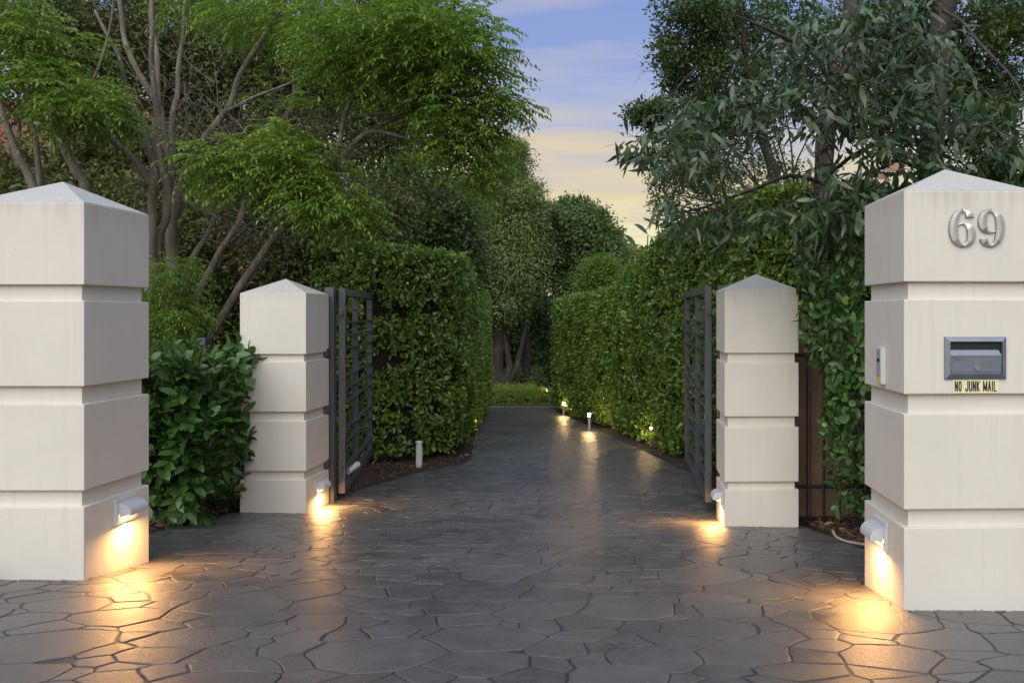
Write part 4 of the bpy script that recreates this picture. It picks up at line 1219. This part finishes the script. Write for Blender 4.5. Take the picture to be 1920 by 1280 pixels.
def feathery_shrub():
    b = P(320, 760, 9.7); t = thing('feathery_shrub', 'fine-leaved feathery shrub above the broad-leaved one, left of the leaning stem', 'shrub', (b.x, b.y, float(gz(b.x, b.y))))
    for pts in ([(300, 900), (298, 700), (310, 580), (318, 520)], [(325, 900), (330, 680), (345, 590), (350, 560)], [(285, 900), (282, 640), (290, 540)]):
        limb(t, pathpx(pts, 9.7), .022, .008, M['bark'], 'stem', 6)
    a = sprays([(318, 520, 9.5, 40, 42, .4, 1), (300, 575, 9.5, 36, 40, .4, 1), (345, 590, 9.5, 36, 30, .4, .9), (310, 640, 9.5, 36, 22, .35, .4), (285, 620, 9.5, 30, 40, .3, .5)], 620, 8, .055, .012, .30, droop=.5)
    foliage('foliage', t, T_RHOMB, M['L_pinnate'], *a, singles=80, rect=[(285, 460, 385, 650)], cell=8)
feathery_shrub()
def big_tree(name, label, base_px, d, trunk, tr, blobs, nsub, per, L, W, mat, bark, gap=None, T=T_RHOMB, droop=.1, subr=(.16, .30), limbs=8, ntw=60, cat='tree', shell=.55, tw_r=.012, flat=.7):
    b = P(base_px, 587, d); g = float(gz(b.x, b.y)); t = thing(name, label, cat, (b.x, b.y, g))
    tp = [Vector((b.x, b.y, g - .1))] + [P(x, y, d) for x, y in trunk]
    limb(t, tp, tr, tr * .35, M[bark], 'trunk', 9, .06)
    bl = sorted(blobs, key=lambda q: -q[6])[:limbs]
    for q in bl:
        c = P(q[0], q[1], q[2]); s = tp[random.randrange(max(1, len(tp) - 2), len(tp))] if len(tp) > 2 else tp[-1]
        mid = (s * .55 + c * .45) + Vector((0, 0, -.12 * (c - s).length + .1))
        limb(t, [s, mid, c], tr * .4, tr * .08, M[bark], 'branch', 6, .08)
    a = blob_leaves(blobs, nsub, per, L, W, gap=gap, droop=droop, subr=subr, shell=shell, flat=flat)
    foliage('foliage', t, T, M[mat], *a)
    if ntw: twigs(t, blobs, ntw, M['twig'], tw_r, tp[1:], (.5, 1.4))
    return t
big_tree('dark_tree', 'tall dark-leaved tree massed behind the multi-stemmed tree', 420, 15.5, [(420, 450), (440, 250), (450, 80)], .26,
    [(250, 60, 15.5, 190, 110, 1.8, 2.2), (430, 110, 15.8, 170, 120, 1.8, 2.4), (600, 130, 15.6, 150, 120, 1.6, 2.0), (330, 250, 15.8, 150, 90, 1.5, 1.4), (520, 300, 15.8, 150, 90, 1.5, 1.6), (700, 190, 15.8, 110, 90, 1.2, 1.0), (100, 60, 15.8, 120, 90, 1.4, .9), (760, 60, 16, 120, 80, 1.4, .9)],
    2200, 46, .100, .048, 'L_darktree', 'bark_dark', (1.5, -.24), subr=(.20, .34))
big_tree('dark_tree', 'lower dark tree behind the leaning stem and left inner pillar', 500, 13.2, [(500, 560), (520, 430)], .16,
    [(430, 500, 13.2, 120, 110, 1.0, 1.6), (560, 520, 13.2, 120, 110, 1.0, 1.6), (650, 470, 13.4, 90, 90, 1.0, 1.2), (340, 420, 13.4, 110, 90, 1.0, 1.0), (690, 400, 13.6, 90, 60, 1.0, .8), (560, 400, 13.4, 110, 60, 1.0, .9), (230, 400, 13.6, 100, 70, 1, .6), (320, 620, 12.6, 120, 70, .6, .8), (450, 640, 12.4, 120, 60, .6, .8)],
    1500, 44, .088, .046, 'L_darktree', 'bark_dark', (1.6, -.28), subr=(.18, .30))
big_tree('dark_tree', 'shadowed dark green tree behind the large left pillar', 60, 14.5, [(60, 520), (70, 380)], .18,
    [(200, 330, 14.6, 120, 60, 1.2, 1.0), (120, 400, 14.6, 140, 60, 1.2, 1.0), (210, 250, 14.8, 60, 60, 1.2, .5), (20, 400, 14.6, 80, 60, 1.2, .5), (45, 330, 15, 40, 40, 1, .3), (110, 310, 15, 50, 50, 1, .5), (270, 320, 15, 70, 70, 1, .8), (30, 150, 15.2, 60, 70, 1.2, .5)],
    650, 38, .12, .056, 'L_darktree', 'bark_dark', (1.0, -.4), subr=(.18, .30))
big_tree('pale_tree', 'light yellow-green tree glowing behind the left tree branches', 770, 21, [(760, 520), (755, 330)], .16,
    [(740, 270, 21, 80, 50, 1.2, 1.0), (800, 320, 21, 80, 60, 1.2, 1.0), (700, 320, 21, 60, 50, 1.0, .7), (850, 380, 21, 60, 60, 1.2, .7), (760, 210, 21, 60, 40, 1, .5)],
    520, 34, .12, .055, 'L_bright', 'bark_dark', (.8, -.25), subr=(.2, .34))
big_tree('dense_shrub_tree', 'dense dark bush rising above the near end of the left hedge', 800, 16.5, [(800, 560), (805, 450)], .12,
    [(800, 385, 16.5, 80, 55, .9, 1.2), (750, 440, 16.3, 90, 50, .9, 1.0), (850, 430, 16.6, 60, 60, .9, .8), (700, 470, 16, 80, 50, .8, .8), (860, 500, 17, 60, 60, .9, .8)],
    520, 38, .09, .048, 'L_fine', 'bark_dark', (1.0, -.4), subr=(.17, .28))

# ================================================================== TREES, CENTRE
big_tree('eucalyptus_tree', 'tall loose grey-green tree beyond the end of the left hedge', 930, 31, [(935, 600), (930, 450), (945, 340)], .22,
    [(955, 300, 31, 34, 34, 1.0, .8), (925, 345, 31, 62, 44, 1.4, 1.4), (965, 380, 31, 46, 46, 1.2, 1.1), (890, 400, 31, 62, 55, 1.4, 1.4), (950, 440, 31, 62, 52, 1.5, 1.5), (905, 485, 31, 72, 55, 1.5, 1.6), (965, 510, 31, 60, 52, 1.4, 1.3), (920, 560, 31, 70, 46, 1.4, 1.1), (985, 455, 31, 30, 30, .8, .5), (1000, 420, 31, 18, 24, .6, .25), (972, 278, 31, 12, 12, .4, .12), (940, 290, 31, 14, 14, .5, .15), (1002, 360, 31, 14, 16, .5, .15), (1012, 395, 31, 10, 12, .4, .1)],
    2100, 38, .125, .050, 'L_far', 'bark_dark', (.7, -.42), droop=.5, subr=(.22, .40))
big_tree('round_tree', 'dense rounded dark green tree in the centre distance', 1075, 33, [(1075, 640), (1075, 540)], .3,
    [(1080, 430, 33, 66, 52, 1.7, 2.2), (1035, 470, 33, 50, 56, 1.5, 1.6), (1120, 480, 33, 46, 56, 1.5, 1.6), (1075, 520, 33, 86, 66, 1.8, 2.4), (1045, 415, 33, 28, 26, .9, .6), (1105, 420, 33, 30, 28, .9, .6), (1140, 470, 33, 22, 30, .8, .4), (1062, 388, 33, 14, 14, .5, .2), (1090, 382, 33, 12, 10, .4, .15), (1125, 408, 33, 14, 12, .5, .18), (1010, 425, 33, 14, 22, .5, .2), (1152, 440, 33, 10, 14, .4, .12), (1020, 395, 33, 10, 10, .4, .12)],
    1300, 36, .14, .075, 'L_round', 'bark_dark', (.9, -.30), subr=(.20, .36), shell=.55)
big_tree('far_tree', 'paler distant tree right of the rounded one', 1160, 40, [(1160, 620), (1165, 530)], .2,
    [(1160, 490, 40, 30, 34, 1.2, 1), (1185, 500, 40, 30, 34, 1.2, 1), (1140, 520, 40, 30, 40, 1.2, .8)],
    300, 32, .2, .10, 'L_far', 'bark_dark', subr=(.24, .36))
big_tree('bright_shrub', 'bright green bush rising over the far right hedge', 1110, 27, [(1110, 620), (1112, 560)], .08,
    [(1112, 525, 27, 28, 30, .8, 1), (1140, 515, 27, 26, 32, .8, .9), (1122, 498, 27, 20, 16, .6, .4)],
    260, 30, .095, .05, 'L_bright', 'bark_dark', subr=(.2, .32), cat='shrub')
big_tree('dark_conifer', 'dark shaded tree mass filling the end of the driveway', 965, 36, [(965, 660), (965, 580)], .3,
    [(960, 600, 36, 80, 60, 1.2, 1.6), (900, 620, 36, 70, 60, 1.2, 1.0), (1010, 620, 36, 56, 66, 1.2, 1.3), (1020, 690, 35.5, 40, 50, 1.0, .9), (960, 670, 37, 70, 50, 1.0, .9), (905, 690, 37, 50, 40, 1.0, .5)],
    1000, 36, .17, .085, 'L_round', 'bark_dark', (.7, -.4), subr=(.22, .36))
def trunk_group():
    for i, (lab, stems) in enumerate((('gnarled many-stemmed dark trunk behind the low box hedge', [([(945, 752), (943, 715), (930, 680), (922, 640), (915, 600)], .20, .06), ([(945, 740), (955, 690), (948, 650), (940, 600)], .16, .05), ([(946, 730), (968, 690), (978, 650), (985, 600)], .14, .05), ([(944, 720), (935, 690), (945, 640)], .10, .04)]),
                                      ('thin leaning trunk left of the gnarled one beyond the box hedge', [([(930, 755), (922, 715), (914, 695), (905, 660)], .09, .04)]),
                                      ('straight dark trunk right of the gnarled one beyond the box hedge', [([(985, 760), (987, 690), (985, 600), (980, 540)], .20, .10)]))):
        d = 31 + i * 1.2
        b = P(stems[0][0][0][0], 587, d); t = thing('tree', lab, 'tree', (b.x, b.y, float(gz(b.x, b.y))))
        for pts, r0, r1 in stems:
            limb(t, pathpx(pts, d), r0, r1, M['bark_dark'], 'trunk' if r0 > .15 or i else 'stem', 8, .08)
        p0 = stems[0][0][-1]
        a = blob_leaves([(p0[0] + 10, p0[1] - 30, d, 40, 36, .9, 1)], 70, 26, .12, .06, subr=(.2, .34))
        foliage('crown', t, T_RHOMB, M['L_darktree'], *a)
trunk_group()
def undergrowth():
    big_tree('shrub', 'pale green shrub at the foot of the far trees', 975, 33.5, [(975, 735)], .05, [(965, 712, 33.5, 18, 22, .5, 1), (1000, 715, 33.5, 22, 24, .5, 1), (945, 725, 33.5, 20, 12, .4, .5)], 120, 26, .10, .045, 'L_far', 'bark_dark', subr=(.2, .3), cat='shrub', ntw=0, limbs=2)
undergrowth()
def far_shed():
    d = 42; c = P(912, 587, d); g = float(gz(c.x, c.y))
    t = thing('garden_building', 'small pale grey building glimpsed past the left hedge end', 'building', (c.x, c.y, g))
    MB().box((c.x - 1.5, c.y + 1.5, g + 1.2), (3.6, 3, 2.4)).build('wall', M['white_wall'], t)
    MB().add([(c.x - 3.6, c.y - .2, g + 2.41), (c.x + .6, c.y - .2, g + 2.41), (c.x + .6, c.y + 3.2, g + 2.41), (c.x - 3.6, c.y + 3.2, g + 2.41), (c.x - 3.6, c.y + 1.5, g + 3.3), (c.x + .6, c.y + 1.5, g + 3.3)],
             [(0, 1, 5, 4), (2, 3, 4, 5), (0, 4, 3), (1, 2, 5), (0, 3, 2, 1)]).build('roof', M['gate'], t)
    MB().box((c.x - .3, c.y - .02, g + 1.0), (.8, .03, 2.0)).build('door', M['pvc'], t)
far_shed()

# ================================================================== TREES, RIGHT
def right_trees():
    big_tree('fine_leaved_tree', 'fine-leaved dark green tree behind the right hedge, reaching the top', 1400, 12.5, [(1450, 420), (1430, 250), (1400, 120), (1390, 0)], .10,
        [(1300, 30, 12.5, 70, 50, .8, 1.2), (1270, 110, 12.5, 45, 50, .6, .9), (1370, 60, 12.6, 90, 70, .9, 1.5), (1330, 150, 12.5, 80, 50, .8, 1.2), (1290, 225, 12.4, 90, 36, .7, 1.2), (1215, 215, 12.3, 36, 16, .4, .3), (1380, 220, 12.6, 80, 40, .8, .7), (1460, 120, 12.8, 80, 80, .9, 1.0), (1290, 300, 12.4, 50, 40, .5, .6), (1330, 330, 12.5, 50, 34, .6, .35), (1440, 320, 12.8, 70, 40, .7, .2), (1500, 30, 12.8, 90, 60, .9, .9)],
        1900, 24, .068, .035, 'L_fine', 'bark_dark', (2.2, -.12), subr=(.14, .24), limbs=11, ntw=160, tw_r=.007)
    big_tree('tall_tree', 'dark twiggy tree at the top right corner behind the pillar', 1850, 9.5, [(1880, 560), (1870, 330), (1840, 160), (1800, 40)], .09,
        [(1640, 60, 9.6, 110, 80, .8, 1.0), (1780, 60, 9.6, 110, 80, .8, 1.0), (1880, 130, 9.5, 80, 80, .7, .8), (1850, 250, 9.5, 90, 50, .6, .6), (1720, 190, 9.6, 110, 70, .7, .8), (1900, 30, 9.5, 60, 40, .6, .5), (1600, 180, 9.8, 70, 70, .7, .5)],
        1050, 24, .070, .036, 'L_fine', 'bark_dark', (2.2, -.16), subr=(.15, .26), limbs=7, ntw=150, tw_r=.009)
    # crepe myrtle: thin dark fan of stems, sparse leaves, purple flowers
    b = P(1490, 587, 11); t = thing('flowering_tree', 'thin fan-stemmed tree with purple flowers above the right hedge', 'tree', (b.x, b.y, float(gz(b.x, b.y))))
    for i, e in enumerate([(1230, 330), (1270, 290), (1330, 240), (1390, 215), (1420, 190), (1470, 200), (1360, 290), (1300, 350), (1440, 250), (1530, 230), (1240, 360)]):
        m = ((1485 * .6 + e[0] * .4) + random.uniform(-15, 15), 425 * .5 + e[1] * .5)
        limb(t, pathpx([(1490 + i * 2, 760), (1487 + i * 2, 470), m, e], 11, 10.8), .026, .006, M['bark_dark'], 'stem', 6, .04)
    bl = [(1240, 340, 10.8, 24, 24, .3, .5), (1280, 330, 10.8, 40, 34, .4, .7), (1370, 300, 10.8, 70, 50, .5, .7), (1450, 350, 10.8, 70, 50, .5, .8), (1240, 385, 10.8, 26, 20, .3, .5), (1340, 390, 10.8, 70, 28, .5, .9), (1290, 265, 10.8, 40, 20, .4, .4)]
    a = blob_leaves(bl, 260, 14, .05, .026, subr=(.12, .2))
    foliage('foliage', t, T_RHOMB, M['L_fine'], *a)
    twigs(t, bl, 130, M['twig'], .005, [P(1480, 430, 11)], (.3, .8))
    a = blob_leaves([(1226, 352, 10.7, 12, 8, .1, 1), (1243, 322, 10.7, 10, 8, .1, .7), (1236, 335, 10.7, 8, 8, .1, .4)], 14, 16, .03, .022, subr=(.12, .2))
    foliage('flower', t, T_RHOMB, M['L_flower'], *a)
right_trees()
def near_eucalypt():
    b = P(1560, 587, 8.6); t = thing('eucalyptus_tree', 'near eucalyptus with long blue-green hanging leaves over the right pillar', 'tree', (b.x, b.y, float(gz(b.x, b.y))))
    limb(t, pathpx([(1560, 1000), (1552, 640), (1546, 345), (1548, 244), (1562, 170), (1585, 80), (1600, -40)], 8.9, 8.9), .105, .08, M['bark_euc'], 'trunk', 12, .05)
    limb(t, pathpx([(1740, 980), (1735, 600), (1745, 330), (1752, 160), (1770, 20), (1780, -60)], 8.9, 8.9), .13, .11, M['bark_dark'], 'trunk', 12, .05)
    for pts, d0, d1, r in [([(1548, 244), (1500, 200), (1420, 190), (1330, 220), (1250, 250), (1200, 270)], 8.4, 7.0, .035), ([(1562, 170), (1520, 100), (1450, 60), (1380, 30)], 8.4, 7.6, .035),
                         ([(1585, 80), (1640, 120), (1720, 170), (1800, 230), (1870, 290)], 8.4, 7.0, .03), ([(1752, 160), (1700, 120), (1620, 130), (1540, 160), (1480, 200)], 8.2, 6.8, .03),
                         ([(1770, 20), (1830, 70), (1890, 140), (1940, 200)], 8.6, 7.4, .024), ([(1546, 345), (1480, 330), (1400, 360), (1320, 390), (1270, 400)], 8.6, 7.2, .025), ([(1745, 330), (1690, 300), (1640, 320), (1600, 370)], 8.3, 7.0, .025), ([(1546, 330), (1600, 290), (1660, 270), (1700, 280)], 8.5, 7.2, .025)]:
        limb(t, pathpx(pts, d0, d1), r, .006, M['bark_dark'], 'branch', 6, .05)
    bl = [(1300, 215, 7.2, 90, 40, .5, 1.0), (1230, 270, 7.0, 45, 36, .4, .7), (1320, 290, 7.1, 60, 36, .5, .6), (1430, 200, 7.1, 90, 60, .5, 1.1), (1280, 340, 7.0, 36, 36, .35, .35), (1450, 120, 7.2, 80, 50, .5, .7), (1560, 90, 7.0, 110, 70, .6, 1.2), (1560, 180, 6.8, 90, 60, .5, 1.1),
          (1640, 200, 6.9, 110, 70, .6, 1.5), (1700, 80, 6.9, 90, 80, .6, 1.4), (1620, 20, 6.8, 130, 45, .6, 1.0), (1760, 200, 6.9, 90, 70, .5, 1.3), (1850, 230, 6.9, 70, 60, .5, .9), (1690, 290, 6.8, 100, 36, .5, 1.1), (1600, 310, 6.9, 60, 40, .5, .5), (1800, 300, 6.9, 80, 22, .4, .6), (1600, 380, 6.9, 60, 40, .4, .6), (1500, 400, 7.1, 90, 40, .4, .8), (1400, 410, 7.3, 80, 30, .4, .6), (1290, 400, 7.2, 50, 30, .35, .4), (1540, 440, 7.2, 60, 26, .3, .4), (1890, 290, 7.0, 40, 20, .4, .4), (1750, 120, 7.4, 60, 90, .4, .7), (1560, 120, 7.6, 50, 80, .4, .5)]
    PP, AX, NR, TT = [], [], [], []
    ws = sum(q[6] for q in bl)
    for (px, py, d, rx, ry, rd, w) in bl:
        c = np.array(P(px, py, d)); r = np.array([rx / F_PX * d, rd, ry / F_PX * d]); m = int(560 * w / ws)
        for i in range(m):
            u = rnd_dir(1)[0] * RNG.random() ** .4; s = c + u * r; az_ = RNG.random() * 6.28
            dr = np.array([math.cos(az_), math.sin(az_), RNG.normal(-.25, .35)]); k = RNG.integers(5, 10); tb = .42 + .18 * RNG.normal()
            for j in range(k):
                PP.append(s + dr * .036 * j + RNG.normal(size=3) * .01)
                sdv = np.array([-dr[1], dr[0], 0]) * (1 if j % 2 else -1)
                AX.append(dr * .45 + sdv * .55 + np.array([0, 0, -.55]) + RNG.normal(size=3) * .42)
                NR.append(rnd_dir(1)[0] * .8 + np.array([0, -.35, .3])); TT.append(tb + .14 * RNG.normal() if RNG.random() > .03 else 1.0)
    n = len(PP)
    foliage('foliage', t, T_LANCE, M['L_euc'], np.array(PP), unit(np.array(AX)), unit(np.array(NR)), .142 * RNG.uniform(.45, 1.35, n), .037 * RNG.uniform(.6, 1.35, n), np.array(TT), singles=300, rect=[(1180, 0, 1920, 450)], cell=18)
    twigs(t, bl, 160, M['twig'], .005, [P(1550, 250, 8.4), P(1750, 200, 8.2)], (.3, .7))
    # dead brown leaves caught above the right pillar
    a = blob_leaves([(1670, 328, 6.2, 12, 8, .04, 1)], 3, 3, .11, .04, subr=(.05, .08))
    foliage('dead_leaves', t, T_OVAL, M['L_brown'], *a)
near_eucalypt()
def paddle_plant():
    b = P(1195, 587, 19); t = thing('paddle_leaf_plant', 'grey paddle leaves of a tall plant poking over the right hedge', 'plant', (b.x, b.y, float(gz(b.x, b.y))))
    pos = np.array([P(1192, 462, 19), P(1215, 440, 18), P(1235, 425, 17)]); ax = unit(np.array([(-.5, -.2, .55), (-.5, -.2, .4), (-.6, -.3, .3)])); nr = unit(np.array([(.3, -.7, .4), (.2, -.6, .6), (.2, -.6, .7)]))
    foliage('paddle_leaves', t, T_OVAL, M['L_euc'], pos, ax, nr, np.array([.34, .36, .34]), np.array([.13, .14, .13]), np.array([.6, .7, .5]))
    for p in pos: MB().tube([(b.x, b.y, float(gz(b.x, b.y))), tuple(p)], [.03, .012], 6).build('stalk', M['twig'], t, smooth=True)
paddle_plant()

# ================================================================== HOUSE
def house():
    x0, x1, y0, y1 = -26.0, -10.5, 24.0, 34.0
    g = float(gz(-15, 25)); t = thing('house', 'red brick house with terracotta tiled roof glimpsed through the left trees', 'house', ((x0 + x1) / 2, (y0 + y1) / 2, g))
    ev = 4.6
    MB().box(((x0 + x1) / 2, (y0 + y1) / 2, (g + ev) / 2), (x1 - x0, y1 - y0, ev - g)).build('wall', M['brick'], t)
    rid = 8.4; yr = (y0 + y1) / 2; o = .5
    rf = MB(); rf.add([(x0 - o, y0 - o, ev), (x1 + o, y0 - o, ev), (x1 + o, y1 + o, ev), (x0 - o, y1 + o, ev), (x0 + 4.5, yr, rid), (x1 - 4.5, yr, rid), (x0 - o, y0 - o, ev + .02), (x1 + o, y0 - o, ev + .02)],
        [(6, 7, 5, 4), (1, 2, 5), (2, 3, 4, 5), (3, 0, 4), (0, 3, 2, 1)])
    roof = rf.build('roof', M['roof'], t)
    n = 17
    for i in range(n):
        f0, f1 = i / n, (i + 1.12) / n
        ya, yb = y0 - o + (yr - y0 + o) * f0, y0 - o + (yr - y0 + o) * min(f1, 1); za, zb = ev + .07 + (rid - ev) * f0, ev + .03 + (rid - ev) * min(f1, 1)
        xa, xb = x0 - o + (5.0) * f0, x1 + o - 5.0 * f0; k = 60; mb = MB()
        for j in range(k + 1):
            x = xa + (xb - xa) * j / k; w = .03 * math.sin(j * 3.1416 * .9)
            mb.v += [(x, ya, za + w + .03), (x, yb, zb + w + .0), (x, ya, za + w - .02)]
        mb.f = [(3 * j, 3 * j + 3, 3 * j + 4, 3 * j + 1) for j in range(k)] + [(3 * j + 2, 3 * j + 5, 3 * j + 3, 3 * j) for j in range(k)]
        mb.build('tile_course', M['roof'], roof)
    for x in (-22, -18, -14):
        w = MB().box((x, y0 - .03, 2.6), (1.7, .08, 1.4)).build('window', M['white_wall'], t)
        MB().box((x, y0 - .085, 2.6), (1.5, .02, 1.2)).build('pane', M['glass'], w)
house()
